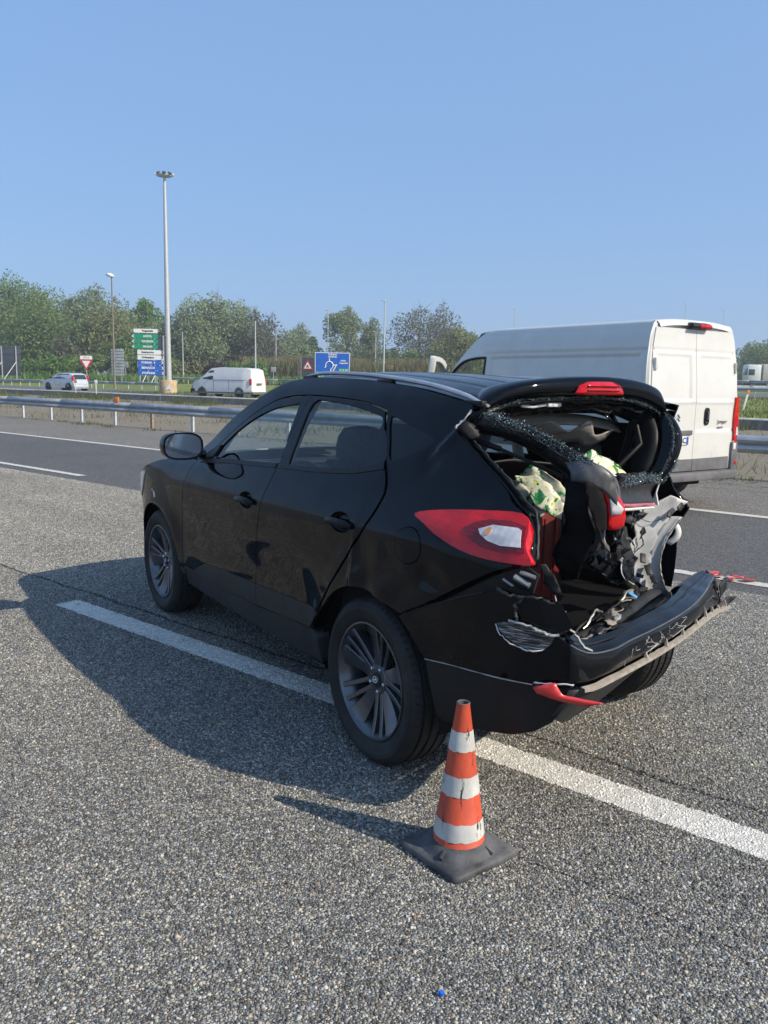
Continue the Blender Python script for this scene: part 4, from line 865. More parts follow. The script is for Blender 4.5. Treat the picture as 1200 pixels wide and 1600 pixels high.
# scratched face
M_SCR = mat('scraped_bumper_paint', (.01,.01,.01), .3, coat=.5); t = NT(M_SCR); v = t.coord('Object', (4, 4, 1)); 
nz = t.noise(22, 6, .7, v, 2.5); band = t.noise(5, 3, .6, t.coord('Object'))
k = t.math('MULTIPLY', t.ramp(nz, [(.47, (0,0,0)), (.495, (1,1,1)), (.52, (1,1,1)), (.55, (0,0,0))]), t.ramp(band, [(.36, (0,0,0)), (.5, (1,1,1))]))
t.l(t.mix(k, t.ramp(t.noise(40, 4, .7, t.coord('Object')), [(.3, (.004,.0045,.006)), (.75, (.018,.018,.019))]), (.60,.60,.59)), t.b.inputs['Base Color'])
rr = random.Random(12)
for k in range(15):
    i = int(rr.choice((rr.uniform(7, 16), rr.uniform(12, 20), rr.uniform(7, 33)))); n_ = rr.randint(2, 5); t0 = rr.uniform(.05, .4); pts = []
    for j in range(n_):
        ii = min(39, i+int(j*rr.choice((0, 0, 1)))); t_ = min(.95, t0+j*rr.uniform(.08, .22)); pts.append(tuple(RO[ii]*(1-t_)+RL[ii]*t_+np.array([-.0145-.002*math.sin(math.pi*t_), rr.gauss(0, .008), rr.gauss(0, .003)])))
    if len(pts) > 1: edge_line(pts, rr.uniform(.0005, .0012), BMP, M_PRIMER, .0008, 'scratch', k)
# torn lip: beige-grey broken edge with ribs, valance under it
lipT = rs(crv([tuple(np.array(p)+np.array([-.014,0,-.008])) for p in sL[1:]]+[(-.415,-.93,.525)], 6), 50)
rr = random.Random(5)
LIPM = nmat('broken_plastic_edge', (.24,.21,.175), (.36,.32,.27), 30, (.7,.85), bump=.4, bscale=90)
MB().grid([[tuple(p+np.array([.006,0,.009+rr.gauss(0,.0012)])), tuple(p+np.array([-.012,0,.006+rr.gauss(0,.001)])), tuple(p+np.array([-.013,0,-.006])), tuple(p+np.array([.006,0,-.008]))] for p in lipT], close_v=True).build('bumper_lip', LIPM, BMP, 50)
for k in range(12, 49, 5):
    p = lipT[k]; q = p+np.array([.006,.004,.026+.006*(k % 3)]); MB().tube([tuple(p), tuple(q)], [.010,.006], 5).build('lip_rib', LIPM, BMP)
for k in range(42, 50): MB().tube([tuple(lipT[k]), tuple(lipT[k]+np.array([rr.uniform(-.01,.02), rr.uniform(-.01,.02), rr.uniform(.015,.04)]))], [.006,.002], 4).build('lip_splinter', LIPM, BMP)
P = []
for k in range(40): d, v_ = RL[k]+np.array([-.006,0,-.010]), RV[k]; P.append([tuple(d), tuple(d*.5+v_*.5+np.array([-.004,0,0])), tuple(v_), tuple(v_+np.array([.03,0,-.004]))])
sheet('bumper_valance', P, M_PLAST, BMP, .006, 50)
plate('valance_shard', [(-.43,-.80,.555),(-.40,-.95,.575),(-.415,-.99,.570),(-.40,-.97,.545),(-.42,-.85,.50)], M_PLAST, BMP, .006, .006, 14, 3)
plate('bumper_end', [(-.431,-.775,.70),(-.40,-.75,.722),(-.36,-.79,.66),(-.37,-.82,.58),(-.44,-.83,.56)], M_PLAST, BMP, .006, .01, 14, 8)
plate('bumper_end', [(-.47,-.76,.66),(-.43,-.86,.68),(-.39,-.93,.655),(-.41,-.90,.62),(-.45,-.82,.60)], M_PLAST, BMP, .004, .015, 18, 4)
# red reflector shard hanging from the corner
plate('reflector_shard', RED, M_REDR, BMP, .006, .003, 12, 2, .014, bul=.012, dirv=(-.7,.7,0))
edge_line([(-.86,.785,.605),(-.90,.765,.612),(-.935,.735,.615),(-.96,.70,.612)], .003, BMP, M_PRIMER, .001)
# torn upper corner: loose flap, scraped patch, broken edges, snapped brackets
flap = panel('torn_flap', M_BLK, CAR, lambda x, z: Y0(x, z)-.004-.35*np.clip(-.86-x, 0, 1), [(-.676,.874),(-.74,.905),(-.79,.922),(-.834,.908),(-.875,.898),(-.91,.880),(-.935,.80),(-.905,.782),(-.872,.798),(-.81,.831),(-.74,.85)], off=.010, lip=.006, step=.018)
M_SCUFF = mat('white_scuff_marks', (.02,.02,.02), .5); t = NT(M_SCUFF); v = t.coord('Object', (3, 1, 60), (0, rad(-12), 0)); nz = t.noise(6, 5, .6, v)
t.l(t.ramp(nz, [(.43, (.004,.004,.005)), (.54, (.08,.08,.08)), (.64, (.62,.62,.61))]), t.b.inputs['Base Color'])
Ys = lambda x, z: Y0(x, z)
panel('scuffed_patch', M_SCUFF, CAR, Ys, crv([(-.735,.785),(-.755,.755),(-.80,.727),(-.85,.715),(-.885,.725),(-.905,.76),(-.90,.775),(-.845,.798),(-.786,.80)], 2, True), off=.007, lip=.008, step=.02)
def onY(L, o=.006): return [(x, float(Y0(x, z))+o, z) for x, z in L]
edge_line(onY([(-.735,.783),(-.755,.752),(-.80,.724),(-.85,.712),(-.885,.722)], .010), .0022, CAR, M_WHITEP, .0015)
edge_line(onY([(-.786,.806),(-.845,.803),(-.878,.788),(-.905,.776),(-.925,.778)], .016), .0045, CAR, M_PRIMER, .002)
edge_line(onY([(-.74,.905),(-.79,.895),(-.825,.893),(-.812,.865),(-.805,.84),(-.81,.815)], .014), .006, CAR, M_PLAST, .003)
edge_line(onY([(-.825,.893),(-.87,.90),(-.91,.885)], .014), .005, CAR, M_PLAST, .003)
edge_line([(-.90,.735,.88),(-.915,.71,.83),(-.925,.68,.78),(-.935,.64,.73),(-.945,.60,.70)], .0035, CAR, M_PRIMER, .0025)
for a, b, r in (((-.79,.80,.965), (-.84,.78,.955), .008), ((-.775,.81,.95), (-.825,.79,.925), .012), ((-.74,.83,.935), (-.80,.81,.905), .005)): MB().tube([a, b], [r, r*.8], 6).build('snapped_bracket', M_STEEL, CAR)
plate('hanging_trim', [(-.835,.765,1.0),(-.85,.755,.97),(-.83,.735,.93),(-.865,.715,.895),(-.88,.70,.905),(-.87,.72,.95),(-.855,.75,1.0)], M_PLAST, CAR, .004, .004, 20, 2, .01)
edge_line([(-.865,.715,.895),(-.87,.70,.86),(-.89,.685,.84)], .003, CAR, M_PRIMER, .001)
for k, pts in enumerate(([(-.47,.02,.90),(-.53,.08,.96),(-.60,.14,.99),(-.57,.10,.88),(-.50,.03,.83)], [(-.44,-.10,.86),(-.49,-.06,.79),(-.47,-.16,.74),(-.42,-.22,.79)], [(-.40,-.20,.97),(-.44,-.16,1.06),(-.36,-.27,1.08),(-.33,-.33,1.0)], [(-.66,.26,1.07),(-.70,.30,1.0),(-.64,.22,.92),(-.58,.18,.97)])):
    plate('folded_sheet', pts, (M_BLK, M_BLKD, M_BLK, M_DUSTY)[k], TG, .003, .028, 13, 40+k*7, .010, 22); edge_line(pts[:3], .003, TG, M_PRIMER, .002, 'torn_edge', 60+k)
# crash beam, bent brackets and litter where the floor ends
mb = MB(); mb.tube([(-.70,.58,.62),(-.66,.36,.635),(-.60,.15,.635),(-.50,-.10,.64),(-.40,-.32,.64),(-.30,-.55,.63)], .03, 8, flat=(1,.7)); mb.build('crash_beam', M_PLAST, CAR, 50)
P = loft([(-.60,.55,.60),(-.62,.30,.61),(-.55,.05,.62),(-.42,-.25,.64),(-.30,-.50,.65)], [(-.88,.55,.69),(-.84,.30,.70),(-.76,.08,.70),(-.64,-.20,.70),(-.46,-.55,.70)], 30, 8, (0,0,-.06), .03, 13, 3); sheet('crushed_rear_panel', P, M_TRIM, CAR, .005)
rr = random.Random(9)
for k in range(20):
    a = k/19; c = np.array([-.72+.34*a+rr.uniform(-.05,.05), .42-.72*a+rr.uniform(-.05,.05), .655+rr.uniform(-.01,.03)]); L = rr.uniform(.07,.20); d = np.array([.43+rr.uniform(-.2,.2), -.9, rr.uniform(-.05,.15)]); e = np.array([.9,.43,rr.uniform(-.3,.6)])*rr.uniform(.006,.016)
    plate('bent_bracket', [tuple(c-d*L*.5), tuple(c+e*1.3), tuple(c+d*L*.45+e), tuple(c+d*L*.5-e*.6), tuple(c+d*L*.1-e*1.6), tuple(c-d*L*.4-e)], (LIPM, M_TRIM, M_PLAST, M_STEEL, M_PLAST)[k % 5], CAR, .003, .008, 22, k, .010, 30)
mb = MB(); mb.box((-.02,-.018,-.002), (.02,.018,.004), .001, Matrix.Translation((-.49,-.13,.700)) @ Matrix.Rotation(.6, 4, 'Z') @ Matrix.Rotation(-.5, 4, 'Y')); mb.build('sticker', mat('blue_sticker', (.10,.34,.62), .5), CAR)
for k in range(6): edge_line([(-.70+.05*k, .45-.12*k, .665), (-.66+.05*k, .35-.12*k, .69+.02*math.sin(k*2)), (-.60+.05*k, .24-.12*k, .675)], .005, CAR, (M_GUM, M_STEEL, M_TRIM)[k % 3], .002, 'cable', k)
mb = MB(); mb.lathe([(0,.02),(.010,.018),(.014,.01),(.014,0),(0,0)], 12, 'x', Matrix.Translation((-.74,.50,.695))); mb.build('reversing_sensor', M_CHROME, CAR)
# dark inner back of the cabin and broken parcel shelf seen through the window hole
sheet('shelf_board', loft([(-.02,.50,1.20),(-.05,.2,1.25),(-.08,-.1,1.22),(-.05,-.45,1.24)], [(.25,.52,1.12),(.25,.2,1.10),(.25,-.1,1.12),(.25,-.5,1.10)], 20, 6, (0,0,.02), .03, 7, 3), M_INT, CAR, .008)
sheet('torn_trim', loft([(-.12,.16,1.385),(-.16,.06,1.42),(-.15,-.05,1.375),(-.20,-.12,1.43),(-.17,-.20,1.36),(-.16,-.33,1.385)], [(.0,.2,1.33),(-.03,.08,1.34),(-.05,-.05,1.32),(-.12,-.13,1.33),(-.10,-.2,1.30),(-.08,-.36,1.33)], 26, 5, (-.02,0,.01), .02, 11, 8), nmat('beige_trim_board', (.22,.20,.175), (.32,.30,.26), 9, (.8,.9), bump=.3, bscale=90), CAR, .006, 25)
sheet('headliner_edge', loft([(-.06,.52,1.345),(-.03,.30,1.385),(-.02,0,1.40),(-.02,-.30,1.392),(-.05,-.50,1.36)], [(.0,.52,1.40),(.03,.30,1.435),(.03,0,1.45),(.03,-.30,1.44),(.0,-.50,1.41)], 24, 3, (-.012,0,-.01)), M_LINER, CAR, .01)
mb = MB(); mb.tube([(-.16,-.46,1.43),(-.13,-.47,1.33),(-.10,-.46,1.22),(.0,-.40,1.08)], .022, 8); mb.tube([(-.20,-.43,1.40),(-.24,-.42,1.32),(-.20,-.30,1.20),(-.12,-.14,1.06)], .012, 8); mb.build('seat_belt_guide', M_TRIM, CAR, 60)
# ------------------------------------------------------------------ white panel van behind
VAN = thing('panel_van', 'tall white panel van with closed rear doors and its cab door standing open', 'van', (4.066, 10.986, 0), rad(124.5))
def vanwhite(name, c=(.68,.68,.65)):
    m = mat(name, c, .32, coat=.5); t = NT(m); v = t.coord('Object'); s = t.n('SeparateXYZ'); t.l(v, s.inputs[0])
    n = t.noise(3, 7, .7, v); n2 = t.noise(60, 3, .6, v)
    low = t.ramp(s.outputs[2], [(.25, (1,)*3), (.9, (.0,)*3)])
    d = t.math('MULTIPLY', t.math('ADD', t.math('MULTIPLY', low, .5), .22), t.ramp(n, [(.35, (0,)*3), (.75, (1,)*3)]))
    d = t.math('ADD', d, t.math('MULTIPLY', n2, .03)); t.l(t.mix(d, c, (.36,.33,.28)), t.b.inputs['Base Color'])
    t.l(t.ramp(n, [(.3, (.28,)*3), (.7, (.45,)*3)]), t.b.inputs['Roughness']); return m
M_VW = vanwhite('white_van_paint')
M_VGREY = nmat('grey_bumper_plastic', (.10,.10,.105), (.16,.16,.165), 5, (.55,.7), bump=.2, bscale=200)
VZ = spl([.25,.45,.8,1.1,1.4,1.7,1.95,2.15,2.28,2.36,2.42,2.45], [.95,.995,1.02,1.022,1.01,.985,.955,.915,.88,.845,.79,.70])
VX = spl([-.05,.0,.05,.12,.3,3.2,3.6,4.0,4.4,4.7,4.9,5.0], [.09,.05,.018,.003,0,0,.015,.04,.09,.17,.30,.42])
def YV(x, z):
    x = np.asarray(x, float); z = np.asarray(z, float); y = VZ(z)-VX(x)
    rec = sm(.16, .20, x)*sm(2.98, 2.94, x)*sm(1.05, 1.10, z)*sm(2.01, 1.97, z)
    y = y-.014*rec
    y = y-.006*(np.exp(-((z-2.055)/.010)**2))*sm(.05, .1, x)*sm(3.2, 3.1, x)
    y = y+.012*sm(.92, .98, z)*sm(1.06, 1.0, z)-.008*np.exp(-((x-.115)/.012)**2)*sm(.5, .6, z)
    for xc in (.99, 3.99):
        r = np.sqrt((x-xc)**2+(z-.35)**2); y = y+.015*np.exp(-((r-.42)/.05)**2)
    return y
def varch(cx, n=14): return [(cx+.40*math.cos(rad(a)), .34+.40*math.sin(rad(a))) for a in np.linspace(172, 8, n)]
VOUT = [(.03,.50),(.60,.42)]+varch(.99)+[(1.40,.36),(3.57,.36)]+varch(3.99)+[(4.42,.36),(4.86,.40),(4.92,.75),(4.88,.95),(4.68,1.10),(4.35,1.30),(4.02,1.70),(3.70,2.02),(3.40,2.28),(3.22,2.39),(3.0,2.42),(.105,2.42),(.085,2.1),(.055,1.7),(.04,1.35)]
AP = crv([(4.10,1.30),(4.06,1.60),(3.74,1.88),(3.47,1.965),(3.15,1.985),(3.10,1.95),(3.10,1.6),(3.10,.75),(3.2,.62),(3.55,.62),(3.80,.80),(4.05,.95)], 3, True)
WIN = crv([(4.06,1.42),(4.0,1.62),(3.72,1.86),(3.47,1.94),(3.18,1.955),(3.16,1.5),(3.18,1.36)], 3, True)
for s in (1, -1):
    o = panel('body_side', M_VW, VAN, YV, VOUT, [AP if s > 0 else WIN], step=.05, lip=.05, side=s)
    for xc in (.99, 3.99):
        mb = MB(); mb.grid([[(xc+.40*math.cos(t_), s*.98, .34+.40*math.sin(t_)), (xc+.40*math.cos(t_), s*.5, .34+.40*math.sin(t_))] for t_ in np.linspace(-.1, math.pi+.1, 15)]); mb.build('wheel_arch_liner', M_VOID, VAN, 60)
    panel('side_moulding', M_VGREY, VAN, YV, [(1.45,.70),(3.0,.70),(3.0,.86),(1.45,.86)], off=.012, lip=.012, step=.08, side=s)
panel('window_glass', M_GLASS, VAN, YV, WIN, off=-.01, lip=.004, side=-1, step=.06)
xs = [.060,.066,.085,.13]+list(np.linspace(.3, 3.0, 14))+[3.1,3.22]; P = []
for i, x in enumerate(xs):
    zt = 2.42-.03*max(0, (x-3.0)/.22); e = float(YV(max(x, .06), zt)); dn = (.085,.045,.016,.004)[i] if i < 4 else 0; f = (.955,.972,.985,.996)[i] if i < 4 else 1
    P.append([(x, e*f*math.sin(a), zt+.045*(1-abs(math.sin(a))**3)-dn) for a in np.linspace(-math.pi/2, math.pi/2, 21)])
MB().grid(P).build('roof', M_VW, VAN, 60)
ws = [(3.22,2.39),(3.40,2.28),(3.70,2.02),(4.02,1.70),(4.35,1.30)]; P = []
for x, z in ws: e = float(YV(x, z)); P.append([(x+.22*(1-t_*t_), e*t_, z+.05*(1-t_*t_)) for t_ in np.linspace(-1, 1, 11)])
e = float(YV(3.22, 2.39)); P0 = [[(3.215, e*t_, 2.388+.045*(1-abs(t_)**3)) for t_ in np.linspace(-1, 1, 11)], [((a[0]+b[0])/2+.03, (a[1]+b[1])/2, (a[2]+b[2])/2+.03) for a, b in zip(P[0], P[1])], P[1]]; MB().grid(P0).build('windscreen_header', M_VW, VAN, 60); MB().grid(P[1:]).build('windscreen', M_GLASS, VAN, 60)
P = []
for x, z in ((4.35,1.30),(4.68,1.10),(4.88,.95),(4.92,.75),(4.86,.40)): e = float(YV(x, z)); P.append([(x+.13*(1-t_**4), e*t_, z+.04*(1-t_*t_)) for t_ in np.linspace(-1, 1, 13)])
MB().grid(P[:3]).build('bonnet', M_VW, VAN, 60); MB().grid(P[2:]).build('front_bumper', M_VGREY, VAN, 60)
MB().box((.05,-.95,.42), (4.4,.95,.50)).build('floor_pan', M_VOID, VAN)
MB().box((2.96,-.80,.5), (3.0,.80,2.38)).build('bulkhead', M_VOID, VAN)
for y in (.48, -.48):
    mb = MB(); mb.box((3.10,y-.24,.95), (3.62,y+.24,1.10), .05); mb.box((3.04,y-.24,1.05), (3.20,y+.24,1.72), .05); mb.box((3.06,y-.13,1.74), (3.17,y+.13,1.95), .04); mb.build('cab_seat', M_SEAT, VAN)
mb = MB(); mb.box((4.0,-.9,.9), (4.4,.9,1.28), .06); mb.build('dashboard', M_INT, VAN)
MB().tube([(p[0], float(YV(p[0], p[1]))-.004, p[1]) for p in list(AP)+[AP[0]]], .022, 6).build('door_seal', M_GUM, VAN, 60)
MB().box((3.0,-.85,1.99), (3.75,.85,2.03)).build('cab_headliner', M_VOID, VAN)
MB().box((3.12,-.97,.5), (4.05,-.93,1.34)).build('door_trim', M_VOID, VAN)
# open cab door
D = bpy.data.objects.new('cab_door', None); COL.objects.link(D); D.parent = VAN; D.location = (4.10,.975,0); D.rotation_euler = (0,0,rad(180-56))
dz = lambda x, z: .02+.018*np.sin(np.clip((z-.6)/1.4, 0, 1)*np.pi)-.10*sm(1.2, 2.0, z)
# door-local: x from hinge to handle edge, outward side is +y after mirroring
DO = crv([(.02,1.20),(.05,1.58),(.36,1.88),(.62,1.97),(.90,1.99),(.97,1.95),(.985,1.5),(.985,.80),(.90,.64),(.55,.62),(.30,.80),(.05,.95)], 3, True)
DW = crv([(.12,1.34),(.14,1.58),(.40,1.81),(.64,1.90),(.88,1.915),(.91,1.86),(.91,1.34),(.5,1.31)], 3, True)
panel('door_skin', M_VW, D, dz, DO, [DW], step=.05, lip=.06, side=-1)
panel('door_inner_frame', M_VW, D, lambda x, z: -dz(x, z)+.085, DO, [DW], step=.05, lip=.075, side=1)
panel('door_trim', M_INT, D, lambda x, z: -dz(x, z)+.095, crv([(.06,1.0),(.08,1.30),(.95,1.30),(.95,.8),(.85,.68),(.55,.66),(.32,.82)], 2, True), step=.08, lip=.01, side=1)
panel('door_glass', M_GLASS, D, dz, DW, off=-.01, lip=.004, side=-1)
mb = MB(); mb.box((.02,-.32,1.30), (.12,-.10,1.66), .03); mb.build('door_mirror', M_TRIM, D)
# rear: frame, two doors, lamps, bumper
mb = MB(); rows = []
for z in np.linspace(.45, 2.42, 20):
    e = float(YV(.03, z)); rows.append([(.045+.06*float(sm(1.3, 2.42, z)), e+.002, z), (.018+.07*float(sm(1.3, 2.42, z)), e-.025, z), (.03+.07*float(sm(1.3, 2.42, z)), e-.12, z), (.05+.07*float(sm(1.3, 2.42, z)), 0, z), (.03+.07*float(sm(1.3, 2.42, z)), -e+.12, z), (.018+.07*float(sm(1.3, 2.42, z)), -e+.025, z), (.045+.06*float(sm(1.3, 2.42, z)), -e-.002, z)])
mb.grid(rows).build('rear_frame', M_VW, VAN, 40)
SD = lambda x, z: .008-.07*sm(1.3, 2.42, np.asarray(z, float))-.03*np.abs(x)**4+.008*sm(1.38, 1.42, z)*0-.010*np.exp(-((np.asarray(z)-2.05)/.012)**2)-.012*sm(1.40, 1.44, z)*sm(2.03, 1.99, z)*sm(.10, .14, np.abs(x))*sm(.80, .76, np.abs(x))-.010*sm(1.02, .98, z)*sm(.60, .66, z)*0+.006*np.exp(-((np.asarray(z)-1.40)/.02)**2)-.008*np.exp(-((np.asarray(z)-1.03)/.012)**2)*sm(0, .1, -np.asarray(x))
def rearpanel(name, m, parent, poly, **kw):
    return panel(name, m, parent, SD, poly, xf=Matrix.Rotation(math.pi/2, 4, 'Z'), **kw)
EDG = [(.905,.58),(.915,.9),(.91,1.3),(.885,1.7),(.845,2.1),(.80,2.335)]
ld = rearpanel('rear_door', M_VW, VAN, [(.004,.50),(.004,2.335)]+EDG[::-1]+[(.90,.50)], step=.045, lip=.02)
rd_ = rearpanel('rear_door', M_VW, VAN, [(-.004,.50),(-.004,2.335)]+[(-x, z) for x, z in EDG[::-1]]+[(-.90,.50)], step=.045, lip=.02)
rearpanel('door_lower_trim', M_VGREY, ld, [(.006,.50),(.006,.655),(.89,.655),(.89,.50)], off=.006, lip=.008, step=.08)
rearpanel('door_lower_trim', M_VGREY, rd_, [(-.006,.50),(-.006,.655),(-.82,.665),(-.83,.50)], off=.006, lip=.008, step=.08)
for y, z, p in ((.82,1.88,ld), (-.84,1.86,rd_), (.87,.80,ld), (-.87,.80,rd_)):
    x = -float(SD(abs(y), z)); mb = MB(); mb.box((x-.035,y-.02,z-.075), (x+.01,y+.03*(1 if y > 0 else -1)+.0,z+.075), .008); mb.build('door_hinge', M_VW, p)
mb = MB(); rows = []
for f, d in ((1.0,.0),(1.0,.014),(.8,.020),(.72,.006)): rows.append([(-.008-d, -.245+.052*f*math.copysign(abs(math.cos(t_))**.6, math.cos(t_)), 1.215+.115*f*math.copysign(abs(math.sin(t_))**.6, math.sin(t_))) for t_ in np.linspace(0, 2*math.pi, 24, endpoint=False)])
mb.grid(rows, close_v=True); mb.add(rows[-1], [list(range(24))]); h = mb.build('door_handle', M_TRIM, rd_, 40)
mb = MB(); mb.tube([(-.03,-.245,1.29),(-.04,-.245,1.23),(-.035,-.245,1.17)], .013, 8); mb.build('handle_grip', M_VGREY, h); MB().lathe([(0,.0),(.016,0),(.016,.01),(0,.01)], 12, 'x', Matrix.Translation((-.022,-.245,1.125))).build('lock_cylinder', M_CHROME, h)
MT = Matrix.Translation((-.016,-.60,1.143)) @ Matrix(((0,0,-1,0),(-1,0,0,0),(0,1,0,0),(0,0,0,1)))
text_mesh('Jumper', .075, MT, 'lettering', M_VGREY, rd_, .002)
text_mesh('BlueHDi', .035, Matrix.Translation((-.016,-.56,1.065)) @ Matrix(((0,0,-1,0),(-1,0,0,0),(0,1,0,0),(0,0,0,1))), 'lettering', M_VGREY, rd_, .002)
# number plate (only its right end clears the wreck) and handle bar
mb = MB(); mb.box((-.026,.13,.845), (-.010,.65,.957), .004); np_ = mb.build('number_plate', M_WHITEP, ld)
mb = MB(); mb.box((-.0285,.131,.849), (-.0265,.172,.953)); mb.build('blue_band', mat('plate_blue', (.02,.10,.42), .4), np_); mb = MB(); mb.box((-.0285,.608,.849), (-.0265,.649,.953)); mb.build('blue_band', bpy.data.materials['plate_blue'], np_)
text_mesh('BC', .105, Matrix.Translation((-.027,.245,.901)) @ Matrix(((0,0,-1,0),(-1,0,0,0),(0,1,0,0),(0,0,0,1))), 'lettering', M_VOID, np_, .001, bold=.002)
mb = MB(); mb.box((-.030,.055,.975), (-.008,.75,1.035), .006); mb.build('plate_lamp_bar', M_VGREY, ld)
mb = MB()
for dzv in (0, .045): mb.tube([(-.012,.42,1.155+dzv),(-.016,.37,1.20+dzv),(-.012,.32,1.155+dzv)], .008, 6)
mb.build('chevron_badge', M_CHROME, ld, 60)
for s in (1, -1):
    mb = MB(); rows = []
    for z in np.linspace(.86, 1.47, 12):
        e = float(YV(.05, z)); w = .095+.035*math.sin((z-.86)/.61*math.pi); rows.append([(.13, s*(e+.012), z), (.03, s*(e+.012), z), (-.012, s*(e-.03), z), (-.018, s*(e-w), z), (.02, s*(e-w-.005), z)])
    tl = mb.grid(rows).build('tail_light', M_RED, VAN, 40)
    mb = MB(); rows = []
    for z, a, b in ((.955,.03,.088),(1.0,.012,.092),(1.06,.005,.085),(1.07,.0,.03),(1.18,.0,.02)): e = float(YV(.05, z)); rows.append([(.02, s*(e+.016-.0*a), z), (-.016, s*(e-.028), z), (-.0225, s*(e-b), z)])
    mb.grid(rows).build('clear_lens', M_CLEAR, tl, 40)
    mb = MB(); mb.box((-.03,s*.93-.06,.40), (.14,s*.93+.075,.86), .02); bp = mb.build('bumper_corner', M_VGREY, VAN)
    mb = MB(); mb.box((-.036,s*.955-.02,.555), (-.028,s*.955+.025,.60), .003); mb.build('reflector', M_RED, bp); mb = MB(); mb.box((-.036,s*.90-.03,.76), (-.026,s*.90+.03,.845), .004); mb.build('mud_guard_patch', M_WHITEP, bp)
mb = MB(); mb.box((-.14,-.86,.375), (.10,.86,.485), .02); mb.build('rear_step_bumper', M_VGREY, VAN)
mb = MB(); mb.box((.05,-.3,.30), (.5,.3,.40), .03); mb.build('spare_carrier', M_VOID, VAN)
mb = MB(); rows = []
for x, z in ((.07,2.335),(-.015,2.345),(-.03,2.37),(-.01,2.405),(.06,2.425)): rows.append([(x, y*(1-.06*(z > 2.39)), z) for y in np.linspace(.20, -.20, 7)])
bk = mb.grid(rows).build('high_brake_light', M_TRIM, VAN, 40); mb = MB(); mb.grid([[(x-.006, y, z) for y in (.05,-.06,-.17)] for x, z in ((-.02,2.352),(-.03,2.372),(-.012,2.40))]); mb.build('red_lens', M_RED, bk, 40)
for x, s in ((.99,1),(.99,-1),(3.99,1),(3.99,-1)): wheel((x, s*.86, .345), s, VAN, .98, False)

# ------------------------------------------------------------------ traffic cone
CONE = thing('traffic_cone', 'worn orange and white striped traffic cone on a black square rubber base', 'traffic cone', (.275, 2.612, 0), rad(38))
def conemat(name, c1, c2, chip):
    m = mat(name, c1, .55); t = NT(m); v = t.coord('Object'); n = t.noise(14, 7, .72, v); f = t.noise(70, 5, .7, v); st = t.noise(9, 5, .7, t.coord('Object', (4, 4, .5)))
    c = t.mix(.45, t.ramp(n, [(.3, c2), (.6, c1)]), t.ramp(t.noise(5, 6, .7, t.coord('Object', (1.5, 1.5, .35))), [(.35, tuple(q*.45 for q in c1)), (.6, c1)])); k = t.math('MAXIMUM', t.ramp(st, [(.62, (0,)*3), (.65, (1,)*3)]), t.ramp(f, [(.68, (0,)*3), (.72, (1,)*3)]))
    t.l(t.mix(k, c, chip), t.b.inputs['Base Color']); t.bump(f, .25, .003); return m
M_ORG = conemat('faded_orange_rubber', (.60,.085,.035), (.42,.055,.03), (.10,.03,.02)); M_CWH = conemat('dirty_white_sleeve', (.60,.60,.57), (.42,.41,.37), (.04,.035,.03))
M_RUB = nmat('dusty_black_rubber', (.035,.036,.04), (.12,.125,.13), 9, (.6,.8), bump=.4, bscale=60)
def cone_r(z): return .088-(.088-.0225)*(z-.055)/(.525-.055)
def band(name, z0, z1, m, o, seed):
    rr = random.Random(seed); rows = []; n = 48
    for j in range(5):
        row = []
        for i in range(n):
            a = 2*math.pi*i/n; w0 = .004*mnoise.noise(Vector((math.cos(a)*3, math.sin(a)*3, seed)))+rr.gauss(0, .0007); w1 = .004*mnoise.noise(Vector((math.cos(a)*3, math.sin(a)*3, seed+9)))+rr.gauss(0, .0007)
            za, zb = z0+w0, z1+w1; z = za+(zb-za)*j/4; r = cone_r(z)+o; row.append((r*math.cos(a), r*math.sin(a), z))
        rows.append(row)
    return MB().grid(rows, close_v=True).build(name, m, CONE, 60)
MB().lathe([(.091,.052),(.088,.055),(.0225,.525),(.0235,.532),(.0205,.534),(.017,.531),(.016,.50),(.016,.40)], 48).build('body', M_ORG, CONE, 40)
for i, (a, b) in enumerate(((.078,.137), (.226,.2925), (.376,.4425))): band('white_sleeve', a, b, M_CWH, .0018, i)
MB().lathe([(.0236,.5325),(.0208,.5350),(.0165,.5325),(.0155,.49)], 32).build('rim', M_RUB, CONE, 40)
mb = MB(); n = 64; rows = []
def sq(a, h): c, s_ = math.cos(a), math.sin(a); k = (abs(c)**16+abs(s_)**16)**(-1/16); return (h*k*c, h*k*s_)
for f, h, z in ((0,.142,.0),(0,.146,.006),(0,.146,.020),(0,.141,.026),(.35,.128,.027),(.8,.121,.030),(1,.114,.042),(1,.098,.054),(1,.086,.058)):
    rows.append([tuple((1-f)*np.array(sq(2*math.pi*i/n, h))+f*np.array((h*math.cos(2*math.pi*i/n), h*math.sin(2*math.pi*i/n))))+(z,) for i in range(n)])
mb.grid(rows, close_v=True).build('base', M_RUB, CONE, 50)
for k in range(4):
    a = rad(20+90*k); M = Matrix.Rotation(a, 4, 'Z'); MB().box((.096,-.006,.030), (.130,.006,.050), .004, M @ Matrix.Translation((.113,0,.04)) @ Matrix.Rotation(rad(24), 4, 'Y') @ Matrix.Translation((-.113,0,-.04))).build('base_rib', M_RUB, CONE)
